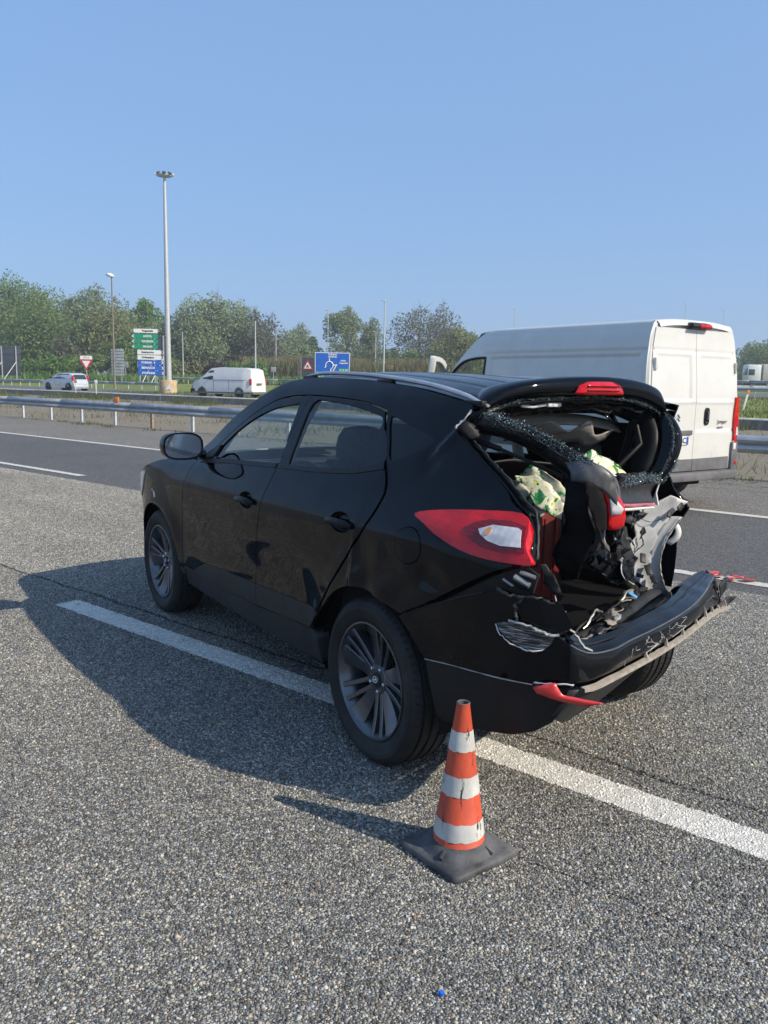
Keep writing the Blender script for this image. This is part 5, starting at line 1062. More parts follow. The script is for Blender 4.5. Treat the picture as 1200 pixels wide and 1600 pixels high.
# red plastic fragments on the dashed line, a white sliver and a blue bottle cap
rr = random.Random(3)
for k, (a, q) in enumerate(((2.20,7.05),(2.08,7.02),(1.98,7.08),(2.28,7.12),(2.05,7.13))):
    c = road(a, q, .012); pts = [(c[0]+rr.uniform(.03,.085)*math.cos(t_), c[1]+rr.uniform(.02,.06)*math.sin(t_), .008+rr.uniform(0,.03)) for t_ in np.linspace(0, 6.28, 6, endpoint=False)]
    o = plate('lamp_fragment', pts, M_REDR, None, .004, .006, 20, k, .03); tag(o, ('jagged red lamp fragment with raised tip lying on the dashed lane line', 'small red lamp splinter lying on the dashed lane line', 'flat red lamp shard beside the dashed lane line', 'red lamp splinter on the asphalt just beyond the dashed line', 'narrow red lamp chip on the asphalt beside the dashed line')[k], 'debris', 'red lamp fragments on the road')
c = road(2.12, 7.06, .0); o = plate('plastic_fragment', [(c[0]-.05,c[1],.01),(c[0],c[1]+.02,.03),(c[0]+.06,c[1]-.015,.02),(c[0]+.02,c[1]-.03,.008)], M_WHITEP, None, .003, .004, 20, 2, .03); tag(o, 'pale plastic fragment lying among the red lamp pieces', 'debris')
mb = MB(); mb.lathe([(0,.008),(.0055,.008),(.007,.006),(.0075,0),(0,0)], 20); o = mb.build('bottle_cap', mat('blue_plastic', (.01,.12,.62), .35), None, 40, loc=(.173,1.933,.008)); o.rotation_euler = (.3,.2,0); tag(o, 'small bright blue plastic cap lying on the coarse asphalt', 'cap')
# things in the boot
bagm = mat('printed_shopping_bag', (.6,.6,.5), .45); t = NT(bagm); v = t.coord('Object'); n = t.noise(15, 3, .55, v, 1.2)
t.l(t.ramp(n, [(.0, (.01,.09,.03)), (.36, (.02,.25,.05)), (.42, (.60,.58,.42)), (.55, (.66,.66,.58)), (.60, (.62,.66,.05)), (.64, (.01,.12,.03))], 'CONSTANT'), t.b.inputs['Base Color'])
def to_w(p): return CAR_M @ Vector(p)
CAR_M = Matrix.Translation(CAR.location) @ Matrix.Rotation(CAR.rotation_euler.z, 4, 'Z')
def world_plate(name, pts, *a, **k): return plate(name, [tuple(to_w(p)) for p in pts], *a, **k)
b = thing('shopping_bag', 'crumpled green and yellow printed shopping bag wedged above the red suitcase', 'bag', tuple(to_w((-.29,.20,1.05))))
for k, pts in enumerate(([(-.20,.30,1.20),(-.27,.24,1.215),(-.40,.20,1.10),(-.40,.23,1.05),(-.33,.30,1.09)], [(-.16,.27,1.17),(-.22,.24,1.235),(-.33,.16,1.18),(-.41,.15,1.08),(-.36,.22,1.06)], [(-.18,.33,1.12),(-.24,.30,1.17),(-.36,.27,1.07),(-.36,.28,1.04)])):
    o = plate('bag_fold', [tuple(np.array(to_w(p))-np.array(b.location)) for p in pts], bagm, b, .006, .018, 14, k*3, .014, 70)
b2 = thing('shopping_bag', 'green and yellow bag showing through the broken rear window', 'bag', tuple(to_w((-.33,.0,1.20))))
for k, pts in enumerate(([(-.40,.10,1.27),(-.38,.02,1.29),(-.38,-.12,1.24),(-.42,-.13,1.20),(-.43,.04,1.20)], [(-.30,.10,1.26),(-.33,-.02,1.30),(-.32,-.12,1.26),(-.36,.0,1.22)])):
    plate('bag_fold', [tuple(np.array(to_w(p))-np.array(b2.location)) for p in pts], bagm, b2, .006, .016, 14, 5+k*4, .014, 70)
SU = thing('suitcase', 'dark red suitcase standing inside the open boot', 'suitcase', tuple(to_w((-.17,.22,.602))), rad(123.43+12))
M_SUIT = nmat('dark_red_shell', (.13,.012,.010), (.17,.018,.015), 6, (.4,.5), bump=.2, bscale=120)
mb = MB(); mb.box((-.11,-.15,.0), (.13,.15,.45), .03); sh = mb.build('shell', M_SUIT, SU, 40)
for y in (-.08, 0, .08): MB().tube([(-.111,y,.04), (-.112,y,.42)], .005, 6).build('shell_rib', M_SUIT, sh)
mb = MB(); mb.tube([(-.112,.09,.40),(-.13,.10,.38),(-.13,.11,.33),(-.112,.11,.31)], .006, 8); mb.build('handle', M_CHROME, SU); mb = MB(); mb.tube([(-.112,-.135,.03),(-.112,-.135,.42)], .005, 6); mb.build('zip', M_GUM, SU)
# ------------------------------------------------------------------ guard rails
M_GALV = nmat('galvanised_steel', (.34,.36,.38), (.48,.50,.52), 3, (.42,.58), metal=.55, bump=.1, bscale=40)
M_GALV2 = nmat('bright_galvanised_post', (.50,.52,.53), (.62,.64,.64), 4, (.5,.6), metal=.3)
M_RUST = nmat('rusty_post', (.26,.17,.11), (.40,.30,.21), 9, (.8,.9), bump=.3, bscale=80)
M_ORANGE = nmat('orange_reflector', (.85,.20,.02), (.95,.28,.04), 8, (.35,.4))
WPROF = [(-.010,.155),(.022,.148),(.060,.112),(.078,.080),(.066,.045),(.022,.012),(.010,0),(.022,-.012),(.066,-.045),(.078,-.080),(.060,-.112),(.022,-.148),(-.010,-.155)]
def guardrail(name, label, path, zf, zc=.60, step=2.1, beam=4.2, rust=(), posts=True, hpost=.72, group=None, fine=True):
    """path: list of (a,q) in the road frame; beams, posts"""
    g = thing(name, label, 'guard rail', group=group)
    C = crv(path, 16) if len(path) > 2 else np.array([np.array(path[0])+(np.array(path[1])-np.array(path[0]))*t for t in np.linspace(0, 1, 60)])
    d = np.r_[0, np.cumsum(np.hypot(*np.diff(C, axis=0).T))]
    def at(s):
        p = np.array([np.interp(s, d, C[:, i]) for i in (0, 1)]); e = np.array([np.interp(s+.05, d, C[:, i]) for i in (0, 1)])-np.array([np.interp(s-.05, d, C[:, i]) for i in (0, 1)])
        e /= np.hypot(*e)+1e-9; return p, np.array([e[1], -e[0]])*(1 if e[0] < 0 else 1)
    s = 0; k = 0
    while s < d[-1]-.5:
        s1 = min(d[-1], s+beam+.15); rows = []
        for u in np.linspace(s, s1, 4):
            p, n = at(u)
            if n[1] > 0: n = -n
            z0 = zf(p[1])+zc; ov = .004 if k % 2 else 0
            rows.append([road(*(p+n*(o+.05+ov)), z0+h) for o, h in (WPROF if fine else WPROF[::2])])
        o = MB().grid(rows).build('beam', M_GALV, g, 40); o.modifiers.new('thickness', 'SOLIDIFY').thickness = .004
        s += beam; k += 1
    s = step*.5; k = 0; pm = {}
    while posts and s < d[-1]:
        p, n = at(s); rk = 'r' if k in rust else 'g'
        if n[1] > 0: n = -n
        if rk not in pm:
            mb = MB(); mb.prism([(-.05,-.03),(.05,-.03),(.05,-.022),(-.042,-.022),(-.042,.022),(.05,.022),(.05,.03),(-.05,.03)], -.1, hpost); o = mb.build('post', M_RUST if rk == 'r' else M_GALV2, g, 0); pm[rk] = o
        else: o = pm[rk].copy(); COL.objects.link(o); o.parent = g
        x, y, z = road(*p, zf(p[1])); o.location = (x, y, z); o.rotation_euler = (0, 0, RY)
        if fine:
            b = MB().box((-.03,-.05,-.05), (.03,.05,.05), .01).build('spacer', M_GALV, g); pp = p+n*.025; b.location = road(*pp, zf(p[1])+zc); b.rotation_euler = (0, 0, RY)
        s += step; k += 1
    return g
flat0 = lambda q: 0.
gr = guardrail('guard_rail', 'galvanised guard rail on white and rusty posts along the near road shoulder', [(-14.0,15.6),(64.4,15.6)], flat0, .615, 2.1, 4.2, rust=(15,17,9))
mb = MB(); mb.box((-.09,-.02,0), (.09,.02,.20), .01); o = mb.build('reflector', M_ORANGE, gr); o.location = road(24.6, 15.52, .74); o.rotation_euler = (0, 0, RY+.3)
guardrail('guard_rail', 'long low guard rail beyond the silver hatchback ending at the concrete drum', [(150,48.5),(110,48),(84,48.5),(70,49.5)], terr, .62, 2.1, 4.2, fine=False)
guardrail('guard_rail', 'far guard rail in front of the wood behind the yield sign', [(200,72),(150,71),(110,71),(85,73),(66,80)], terr, .72, 2.4, 4.8, fine=False)
guardrail('guard_rail', 'far guard rail crossing behind the white transporter van', [(70,77),(58,80),(46,90),(36,104),(28,122)], terr, .72, 2.4, 4.8, fine=False)
guardrail('guard_rail', 'double guard rail on the bank right of the tall white van', [(40,76),(22,76),(0,75)], terr, .70, 4, 4, fine=False)
guardrail('guard_rail', 'guard rail on the raised road below the lorry', [(52,94),(25,94),(-5,92)], lambda q: terr(q)+.75, .62, 4, 4, fine=False)

# ------------------------------------------------------------------ poles, mast, signs
def pol(t, Y, z=0.): return (t*Y, Y, z)
M_POLE = nmat('pale_grey_pole', (.46,.47,.48), (.58,.58,.58), 5, (.45,.55), metal=.3); M_POLEB = nmat('brown_lamp_pole', (.17,.14,.11), (.25,.21,.17), 5, (.6,.7))
M_DARKB = nmat('dark_sign_back', (.035,.045,.06), (.06,.07,.09), 4, (.6,.7)); M_SWHITE = nmat('sign_white', (.74,.74,.74), (.80,.80,.80), 5, (.35,.45)); M_SRED = nmat('sign_red', (.55,.02,.03), (.62,.03,.04), 5, (.35,.45)); M_SBLUE = nmat('sign_blue', (.01,.10,.50), (.015,.13,.56), 5, (.3,.4)); M_SGREEN = nmat('sign_green', (.0,.26,.14), (.005,.30,.17), 5, (.3,.4))
MAST = thing('floodlight_mast', 'very tall pale mast with a ring of floodlights at its top', 'mast', pol((-0.2601), 112, 1.2))
hm = 27.48-1.2
mb = MB(); mb.tube([(0,0,0),(0,0,hm*.33),(0,0,hm*.66),(0,0,hm)], [.42,.33,.25,.17], 14); mb.build('pole', M_POLE, MAST, 60)
mb = MB(); mb.lathe([(.2,hm-.3),(.9,hm-.15),(.95,hm),(.2,hm+.1)], 16); mb.build('head_ring', M_POLE, MAST)
for k in range(8):
    a = k*math.pi/4+.2; M = Matrix.Translation((1.05*math.cos(a), 1.05*math.sin(a), hm+.12)) @ Matrix.Rotation(a, 4, 'Z') @ Matrix.Rotation(rad(35), 4, 'Y'); mb = MB(); mb.box((-.18,-.22,-.10), (.18,.22,.10), .03, M); mb.build('floodlight', M_DARKB if k % 4 else M_WHITEP, MAST)
def lamp(t, Y, zb, zt, label, mpole, head, r=.07, group=None, arm=.0):
    L = thing('street_lamp', label, 'street lamp', pol(t, Y, zb), group=group); h = zt-zb
    MB().tube([(0,0,0),(0,0,h*.5),(0,0,h)], [r*1.3,r,r*.7], 8).build('pole', mpole, L, 60)
    if head == 'globe': MB().lathe([(0,-.02),(.30,.0),(.42,.10),(.40,.22),(.22,.34),(0,.38)], 16, 'z', Matrix.Translation((-.18,0,h-.05)) @ Matrix.Rotation(.25, 4, 'Y')).build('lamp_head', M_WHITEP, L, 60)
    elif head: mb = MB(); mb.box((-.55,-.13,-.05), (.12,.13,.07), .03, Matrix.Translation((0,0,h)) @ Matrix.Rotation(rad(8), 4, 'Y')); mb.build('lamp_head', M_POLE, L)
    return L
lamp((-0.3245), 84, .5, 11.42, 'brown street lamp with white rounded head beside the yield sign', M_POLEB, 'globe', .09)
LP = 'slim pole lamps along the far road'
for u_t, Y, zt, lab, hd in (((-0.2608), 118, 10.69, 'slim pole standing right against the tall mast', 0), ((-0.2425), 120, 8.24, 'short slim pole between the mast and the white transporter', 0), ((-0.1563), 110, 9.21, 'slim pale pole rising above the white transporter roof', 0), ((-0.1319), 130, 9.47, 'slim pale pole between the transporter and the blue roundabout board', 0), ((-0.0705), 135, 12.82, 'lamp post rising behind the blue roundabout board', 1), ((-0.0137), 140, 9.87, 'short lamp post left of the tall pale lamp post', 1), ((-0.0038), 108, 11.86, 'tall pale lamp post beside the black frame', 1), (0.1046, 190, 13.56, 'distant lamp post behind the cab of the tall van', 1), (0.1496, 170, 16.60, 'lamp post showing above the long roof of the tall van', 1), (0.3502, 170, 18.30, 'lamp post showing above the rear doors of the tall van', 1), (0.3952, 190, 19.13, 'lamp post showing over the right rear corner of the tall van', 1)):
    lamp(u_t, Y, 1.2, zt, lab, M_POLE, hd, .075 if Y > 115 else .10, LP)
FACE = math.pi   # sign fronts look back at the road
def signM(x=0, y=0, z=0): return Matrix(((1,0,0,x),(0,0,-1,y),(0,1,0,z),(0,0,0,1)))
def post(parent, x, z0, z1, r=.035): return MB().tube([(x,.05,z0),(x,.05,z1)], r, 8).build('post', M_POLE, parent, 60)
# yield sign with plate
S_ = thing('yield_sign', 'red and white triangular yield sign under a small white plate', 'sign', pol((-0.3577), 82, .45), rad(8)); zt = 3.63-.45
post(S_, 0, 0, zt-.1)
def tri(w, h, z, d): return [(-w,0,z+h*0),(w,0,z),(0,0,z-h)]
def flatpoly(name, pts, m, parent, y0, th=.02): return MB().prism(pts, -y0-th, -y0, None, 'xz').build(name, m, parent, 0)
zc = zt-.36
flatpoly('border', [(-.60,zc),(.60,zc),(0,zc-1.04)], M_SRED, S_, 0); flatpoly('face', [(-.38,zc-.12),(.38,zc-.12),(0,zc-.79)], M_SWHITE, S_, .022, .01); pl = flatpoly('plate', [(-.56,zt-.33),(.56,zt-.33),(.56,zt),(-.56,zt)], M_SWHITE, S_, .0)
text_mesh('150 m', .24, signM(0, -.024, zt-.17), 'lettering', M_VOID, pl)
# stack of direction arrows
G_ = thing('direction_signs', 'stack of white, green and blue arrow-shaped direction boards on posts', 'sign', pol((-0.2837), 90, .75), rad(6)); zb = .75
for x in (-.95, -.1, .85): post(G_, x, 0, 6.71-zb if x < .5 else 3.6)
rows_ = [(515,521,'w',-1,'Tangenziale'),(523,529.5,'g',-1,'AOSTA'),(531,537,'g',-1,'PIACENZA'),(539,545,'g',-1,'MILANO'),(547,554,'w',1,'Interporto'),(555,562,'w',1,'Orbassano'),(563,570,'b',1,'TORINO  4'),(571,578,'b',1,'BEINASCO'),(579,586,'b',1,'STUPINIGI')]
for i, (va, vb, c, dr, tx) in enumerate(rows_):
    z1 = 1.5716+(590.8-va)*90/1311-zb; z0 = 1.5716+(590.8-vb)*90/1311-zb; ox = -.18 if dr < 0 else .05+.012*i; w = 1.22; hh = z1-z0; m = {'w': M_SWHITE, 'g': M_SGREEN, 'b': M_SBLUE}[c]
    P = [(ox-w,z0),(ox+w,z0),(ox+w+.36,(z0+z1)/2),(ox+w,z1),(ox-w,z1)] if dr > 0 else [(ox-w-.36,(z0+z1)/2),(ox-w,z0),(ox+w,z0),(ox+w,z1),(ox-w,z1)]
    b = flatpoly('arrow_board', P, m, G_, .0, .04)
    e = ox+dr*(w-.02); q = dr*.30; flatpoly('arrow_tip', [(e,z0+.02),(e+q,(z0+z1)/2),(e,z1-.02),(e+q*.45,(z0+z1)/2)][::dr], M_SWHITE if c != 'w' else M_VOID, b, .044, .006)
    text_mesh(tx, hh*.62, signM(ox-dr*.15, -.046, (z0+z1)/2), 'lettering', M_SWHITE if c != 'w' else M_VOID, b, bold=.012)
# back of a large board with struts beside the arrows; another at the far left; slatted board
def backboard(t, Y, w, z0, z1, label, zb=.9, struts=True):
    B = thing('sign_board', label, 'sign', pol(t, Y, zb)); MB().box((-w/2,-.05,z0-zb), (w/2,.05,z1-zb), .01).build('board', M_DARKB, B)
    for x in (-w*.32, w*.32):
        MB().box((x-.06,-.16,0), (x+.06,-.05,z1-zb), .0).build('post', M_POLE, B)
        if struts: MB().tube([(x,-.12,(z1-zb)*.55), (x-1.2,-1.6,0)], .06, 6).build('strut', M_POLE, B)
    for z in np.linspace(z0-zb+.2, z1-zb-.2, 5): MB().box((-w/2+.03,-.085,z-.03), (w/2-.03,-.05,z+.03)).build('stiffener', M_DARKB, B)
    return B
backboard((-0.2704), 100, 1.65, 1.9, 6.62, 'dark back of a strutted sign board beside the arrow stack')
backboard((-0.4492), 112, 3.0, 1.6, 5.47, 'dark back of a strutted sign board at the edge of the wood')
SB = thing('slatted_board', 'grey slatted sign back behind the brown street lamp', 'sign', pol((-0.3203), 98, .8))
for x in (-.42, .42): post(SB, x, 0, 4.2)
for k in range(9): MB().box((-.75,-.03,1.0+k*.35), (.75,.03,1.28+k*.35), .01).build('slat', M_GALV, SB)
for t, Y, lab in (((-0.3112), 100, 'small grey sign back on a thin post left of the arrow stack'), ((-0.2936), 99, 'small grey sign back half hidden by the arrow stack'), ((-0.1350), 118, 'small grey sign back by the slim pole right of the transporter')):
    o = thing('small_sign', lab, 'sign', pol(t, Y, .9)); post(o, 0, 0, 2.6); MB().box((-.35,.0,1.9), (.35,.03,2.6), .005).build('panel', M_GALV, o)
# blue roundabout board
R_ = thing('roundabout_board', 'large blue roundabout direction board with white ring diagram', 'sign', pol((-0.0648), 76, .9), rad(2)); zb = .9
Zr = lambda v: 1.5716+(596.4-v)*76/1311-zb
x0, x1 = -1.57, 1.57; z0, z1 = Zr(590), Zr(551)
for x in (-1.0, 1.0): post(R_, x, 0, z1, .06)
bd = flatpoly('board', [(x0,z0),(x1,z0),(x1,z1),(x0,z1)], M_SWHITE, R_, 0, .04); flatpoly('blue_field', [(x0+.06,z0+.06),(x1-.06,z0+.06),(x1-.06,z1-.06),(x0+.06,z1-.06)], M_SBLUE, bd, .042, .006)
cx, cz = -.28, (z0+z1)/2-.02
mb = MB(); mb.tube([(cx+.34*math.cos(a), -.06, cz+.34*math.sin(a)) for a in np.linspace(rad(200), rad(-60), 24)], .055, 6); mb.build('ring', M_SWHITE, bd, 60)
for p, q in (((cx,-.06,cz+.30), (cx,-.06,cz+.62)), ((cx+.30,-.06,cz), (cx+.72,-.06,cz+.05)), ((cx-.30,-.06,cz-.1), (cx-.42,-.06,cz-.22)), ((cx+.14,-.06,cz-.3), (cx+.08,-.06,z0+.1)), ((cx+.2,-.06,z0+.35), (cx+.62,-.06,cz))): MB().tube([p, q], .055, 6).build('arm', M_SWHITE, bd, 60)
for k, (x, z, w, h) in enumerate(((-1.02, z0+.30, .92, .50), (1.02, z0+.72, .88, .30))): flatpoly('green_field', [(x-w/2,z-h/2),(x+w/2,z-h/2),(x+w/2,z+h/2),(x-w/2,z+h/2)], M_SGREEN, bd, .050, .005)
for tx, s_, x, z in (('TORINO', .22, .0, z1-.20), ('MIRAFIORI', .16, .0, z1-.40), ('NORD', .16, .98, cz+.42), ('Tangenziale', .17, 1.0, cz+.22), ('A4  A5  A55', .15, 1.02, z0+.72), ('Tangenziale', .16, -1.02, z0+.44), ('autostrade', .15, -1.02, z0+.30), ('A6  A21', .15, -1.02, z0+.14)): text_mesh(tx, s_, signM(x, -.058, z), 'lettering', M_SWHITE, bd, bold=.008)
# warning triangle on a dark board, blue arrow disc, black gantry frame
W_ = thing('warning_sign', 'white and red warning triangle mounted on a dark board', 'sign', pol((-0.0942), 78, .9)); Zw = lambda v: 1.5716+(595.7-v)*78/1311-.9
for x in (-.62, .1): post(W_, x, 0, Zw(560))
flatpoly('board', [(-.55,Zw(588)),(.62,Zw(588)),(.62,Zw(559)),(-.55,Zw(559))], M_DARKB, W_, -.02, .03); flatpoly('triangle', [(-.50,Zw(577)),(.50,Zw(577)),(0,Zw(562))], M_SRED, W_, .03, .02); flatpoly('triangle_face', [(-.34,Zw(575.6)),(.34,Zw(575.6)),(0,Zw(565.5))], M_SWHITE, W_, .052, .01); MB().tube([(-.1,-.07,Zw(574)),(.0,-.07,Zw(570)),(.1,-.07,Zw(574))], .035, 6).build('pictogram', M_VOID, W_)
A_ = thing('blue_arrow_sign', 'small round blue keep-right sign on a short post', 'sign', pol((-0.0133), 95, .9)); post(A_, 0, 0, 1.6); MB().lathe([(0,-.02),(.40,-.02),(.40,.02),(0,.02)], 24, 'y', Matrix.Translation((0,-.02,1.35))).build('disc', M_SBLUE, A_); MB().tube([(-.2,-.06,1.35),(.2,-.06,1.35)], .06, 6).build('arrow', M_SWHITE, A_)
F_ = thing('black_frame', 'black upright frame carrying a brown panel behind the red car', 'frame', pol(0.0039, 98, 1.0)); Zf = lambda v: 1.5716+(598-v)*98/1311-1.0
for x in (-.62, .52): MB().box((x-.05,-.05,0), (x+.05,.05,Zf(569))).build('post', M_VOID, F_)
MB().box((-.6,-.04,Zf(577)), (.5,.04,Zf(570)), .01).build('panel', nmat('brown_panel', (.12,.09,.03), (.18,.13,.05), 4), F_)
# concrete drum with yellow patch at the rail end
DR = thing('concrete_drum', 'upright sandy concrete drum with a pale triangle where the rail ends', 'bollard', pol((-0.2608), 66, terr(46))); MB().lathe([(0,1.06),(.62,1.06),(.66,1.0),(.68,.5),(.70,.0)], 28).build('drum', nmat('ochre_concrete', (.42,.29,.14), (.56,.44,.28), 2.5, (.85,.95), bump=.3, bscale=30), DR, 50); flatpoly('marker', [(-.05,.3),(.45,.35),(.30,.85)], M_SWHITE, DR, .69, .01)
# delineators
def delineator(name, label, x, y, z, tilt, h=.95):
    D_ = thing(name, label, 'delineator', (x, y, z)); M = Matrix.Rotation(tilt, 4, 'Y'); MB().box((-.055,-.02,0), (.055,.02,h), .01, M).build('post', M_WHITEP, D_); MB().box((-.07,-.03,h), (.07,.03,h+.22), .015, M).build('reflector', M_ORANGE, D_)
delineator('delineator', 'leaning white delineator with orange top on the grass bank', 0.4272*46, 46, terr(48.5), .2, .95)
for t, Y, lab in (((-0.3714), 62, 'thin white delineator in front of the silver hatchback'), ((-0.3470), 58, 'thin white delineator on the kerb right of the silver hatchback')):
    D_ = thing('marker_post', lab, 'delineator', pol(t, Y, .42)); MB().box((-.03,-.02,0), (.03,.02,.75), .005).build('post', M_WHITEP, D_); MB().box((-.10,-.025,.72), (.10,.02,.98), .01).build('plate', M_WHITEP if Y < 60 else M_RUST, D_)

# ------------------------------------------------------------------ far vehicles
M_SILV = nmat('silver_car_paint', (.52,.55,.58), (.60,.63,.66), 5, (.25,.35), metal=.2, coat=.6); M_FWH = nmat('white_transporter_paint', (.68,.68,.67), (.74,.74,.73), 3, (.3,.4), coat=.5); M_FGL = mat('dark_far_glass', (.02,.03,.035), .05, coat=1.); M_REDC = nmat('red_car_paint', (.35,.02,.02), (.42,.03,.03), 3, (.25,.3), coat=.6); M_DKC = nmat('dark_blue_car_paint', (.012,.018,.03), (.02,.028,.045), 3, (.2,.3), coat=.6)
def far_car(name, label, cat, loc, rz, m, prof, L, W, Hh, belt, wins, wheels, tail, rear_glass):
    """body lofted from a side profile with tumblehome; prof = top outline (x,z) front to back"""
    c = thing(name, label, cat, loc, rz); xs_ = np.linspace(prof[0][0], prof[-1][0], 40); rows = []
    zt = np.interp(xs_, [p[0] for p in prof][::(1 if prof[0][0] < prof[-1][0] else -1)], [p[1] for p in prof][::(1 if prof[0][0] < prof[-1][0] else -1)])
    def wid(z, x): return W/2*(1-.20*max(0, (z-belt)/(Hh-belt))**1.3)*(1-.12*max(0, abs(x-L*.5)/(L*.5)-.75)/.25)
    for x, z in zip(xs_, zt):
        zz = [.22, .35, .6, min(belt, z*.9), min(z*.97, belt+.5*(max(z, belt)-belt)), z-.03, z]; hw = [wid(q, x) for q in zz]; hw[0] *= .93; hw[-1] *= .82
        rows.append([(x, h, q) for h, q in zip(hw, zz)]+[(x, -h, q) for h, q in zip(hw[::-1], zz[::-1])])
    mb = MB(); mb.grid(rows); n = len(rows[0]); mb.add(rows[0], [list(range(n))]); mb.add(rows[-1], [list(range(n))]); mb.build('body', m, c, 35)
    for P in wins:
        for s in (1, -1): MB().add([(x, s*(wid(z, x)+.006), z) for x, z in P], [list(range(len(P)))]).build('side_window', M_FGL, c, 0)
    if rear_glass: x0_, z0_, x1_, z1_, wr = rear_glass; MB().add([(x0_, wr, z0_), (x0_, -wr, z0_), (x1_, -wr*.9, z1_), (x1_, wr*.9, z1_)], [(0,1,2,3)]).build('rear_window', M_FGL, c, 0)
    for x in wheels:
        for s in (1, -1):
            MB().lathe([(0,.02),(.36,.02),(.36,-.1),(0,-.1)], 20, 'y', Matrix.Translation((x, s*(W/2-.02), .34))).build('wheel_arch', M_VOID, c)
            wheel((x, s*(W/2-.07), .31), s, c, .88, False)
    for s in (1, -1):
        x, z0_, z1_, w = tail; MB().box((x-.03, s*(W/2-.09)-w/2, z0_), (x+.10, s*(W/2-.09)+w/2, z1_), .02).build('tail_light', M_RED, c)
        MB().box((L*.66, s*(W/2+.0)-.09, belt+.02), (L*.66+.10, s*(W/2)+.09, belt+.16), .03).build('door_mirror', M_VOID, c)
    MB().box((-.06,-W/2*.86,.28), (.05,W/2*.86,.50), .05).build('rear_bumper', m, c)
    return c
hx = [(0.0,.62),(.02,.95),(.28,1.38),(.55,1.47),(1.4,1.49),(2.0,1.44),(2.75,1.04),(3.3,.95),(3.85,.78),(4.0,.45)]
far_car('hatchback', 'silver grey hatchback with red tail lamps driving along the slip road', 'car', pol((-0.3646), 70, terr(41)), rad(150), M_SILV, hx, 4.0, 1.69, 1.49, .98, [[(.42,1.02),(.55,1.36),(1.28,1.40),(1.28,.99)],[(1.36,.99),(1.36,1.40),(1.95,1.36),(2.55,1.0)]], (.62,3.13), (.06,.85,1.28,.14), (.02,1.0,.24,1.34,.62))
vx = [(0.0,.50),(.0,1.0),(.12,1.85),(.4,1.96),(2.6,1.98),(3.3,1.92),(4.05,1.22),(4.6,1.05),(4.85,.80),(4.9,.45)]
TV = far_car('transporter_van', 'white panel transporter with plain sides driving along the slip road', 'van', pol((-0.1525), 56, terr(41)), rad(155), M_FWH, vx, 4.9, 1.90, 1.97, 1.15, [[(3.02,1.16),(3.02,1.78),(3.35,1.76),(3.92,1.2)]], (.95,3.95), (.03,.85,1.25,.13), None)
for s in (1, -1):
    for x in (2.98, 1.75): MB().box((x-.012, s*.955-.004, .45), (x+.012, s*.955+.004, 1.15)).build('door_seam', M_VGREY, TV)
    MB().box((.35, s*.957-.006, 1.13), (2.95, s*.957+.006, 1.16)).build('side_crease', M_VGREY, TV); MB().box((.0, s*.95-.02, .25), (4.8, s*.95+.02, .36)).build('sill_trim', M_VGREY, TV)
MB().box((-.10,-.85,.24), (.04,.85,.40), .03).build('bumper_skirt', M_VGREY, TV); MB().box((-.085,-.27,.86), (-.04,.27,.97)).build('number_plate', M_VGREY, TV); MB().box((4.6,-.93,.25), (4.95,.93,.55), .05).build('front_bumper', M_VOID, TV)
far_car('parked_car', 'red car partly hidden behind the roof of the wrecked SUV', 'car', pol(0.0138, 88, 1.0), rad(165), M_REDC, hx, 4.0, 1.7, 1.45, .95, [[(.42,1.0),(.55,1.33),(1.28,1.37),(1.28,.97)],[(1.36,.97),(1.36,1.37),(1.95,1.33),(2.55,.98)]], (.62,3.13), (.06,.85,1.2,.14), (.02,1.0,.24,1.32,.6))
far_car('parked_car', 'dark blue car seen through the cab window of the tall van', 'car', pol(0.1015, 90, 1.0), rad(170), M_DKC, hx, 4.0, 1.7, 1.47, .97, [[(.42,1.0),(.55,1.35),(1.28,1.38),(1.28,.98)],[(1.36,.98),(1.36,1.38),(1.95,1.34),(2.55,.99)]], (.62,3.13), (.06,.85,1.2,.14), (.02,1.0,.24,1.33,.6))
TR = thing('lorry', 'white lorry with cream box body on the raised road at the right', 'lorry', pol(0.4257, 128, 1.9), rad(-6))
MB().box((0,-1.2,.9), (2.1,1.2,3.5), .25).build('cab', M_FWH, TR); MB().box((-.02,-1.1,1.9), (1.2,1.1,2.9), .05).build('windscreen', M_FGL, TR); MB().box((.2,-1.22,1.9), (1.1,1.22,2.8), .03).build('side_window', M_FGL, TR)
MB().box((2.3,-1.25,.95), (7.0,1.25,3.6), .05).build('box_body', nmat('cream_box', (.60,.54,.47), (.66,.60,.53), 3, (.5,.6)), TR); MB().box((.2,-1.0,.5), (7.0,1.0,.95)).build('chassis', M_VOID, TR)
for x in (1.0, 4.9, 6.1):
    for s in (1, -1): wheel((x, s*1.05, .48), s, TR, 1.4, False)
MB().box((7.1,-1.25,.9), (11,1.25,3.3), .05).build('trailer_body', nmat('dark_red_tarp', (.13,.03,.03), (.18,.04,.04), 3, (.6,.7)), TR)

# ------------------------------------------------------------------ trees and undergrowth
def leafmat(name, c1, c2, c3):
    m = mat(name, c1, .6, spec=.25); t = NT(m); v = t.coord('Object'); n = t.noise(.55, 4, .6, v); g = t.n('NewGeometry'); n2 = t.n('TexNoise'); 
    c = t.ramp(n, [(.32, c1), (.52, c2), (.70, c3)]); r = t.noise(9, 2, .5, v); c = t.mix(.45, c, t.ramp(r, [(.3, (.75,.75,.75)), (.7, (1.35,1.35,1.25))]), 'MULTIPLY'); t.l(c, t.b.inputs['Base Color'])
    t.b.inputs['Subsurface Weight'].default_value = 0
    tr = t.n('BsdfTranslucent'); t.l(c, tr.inputs[0]); mx = t.n('MixShader'); mx.inputs[0].default_value = .4; o = m.node_tree.nodes['Material Output']; t.l(t.b.outputs[0], mx.inputs[1]); t.l(tr.outputs[0], mx.inputs[2]); t.l(mx.outputs[0], o.inputs[0]); return m
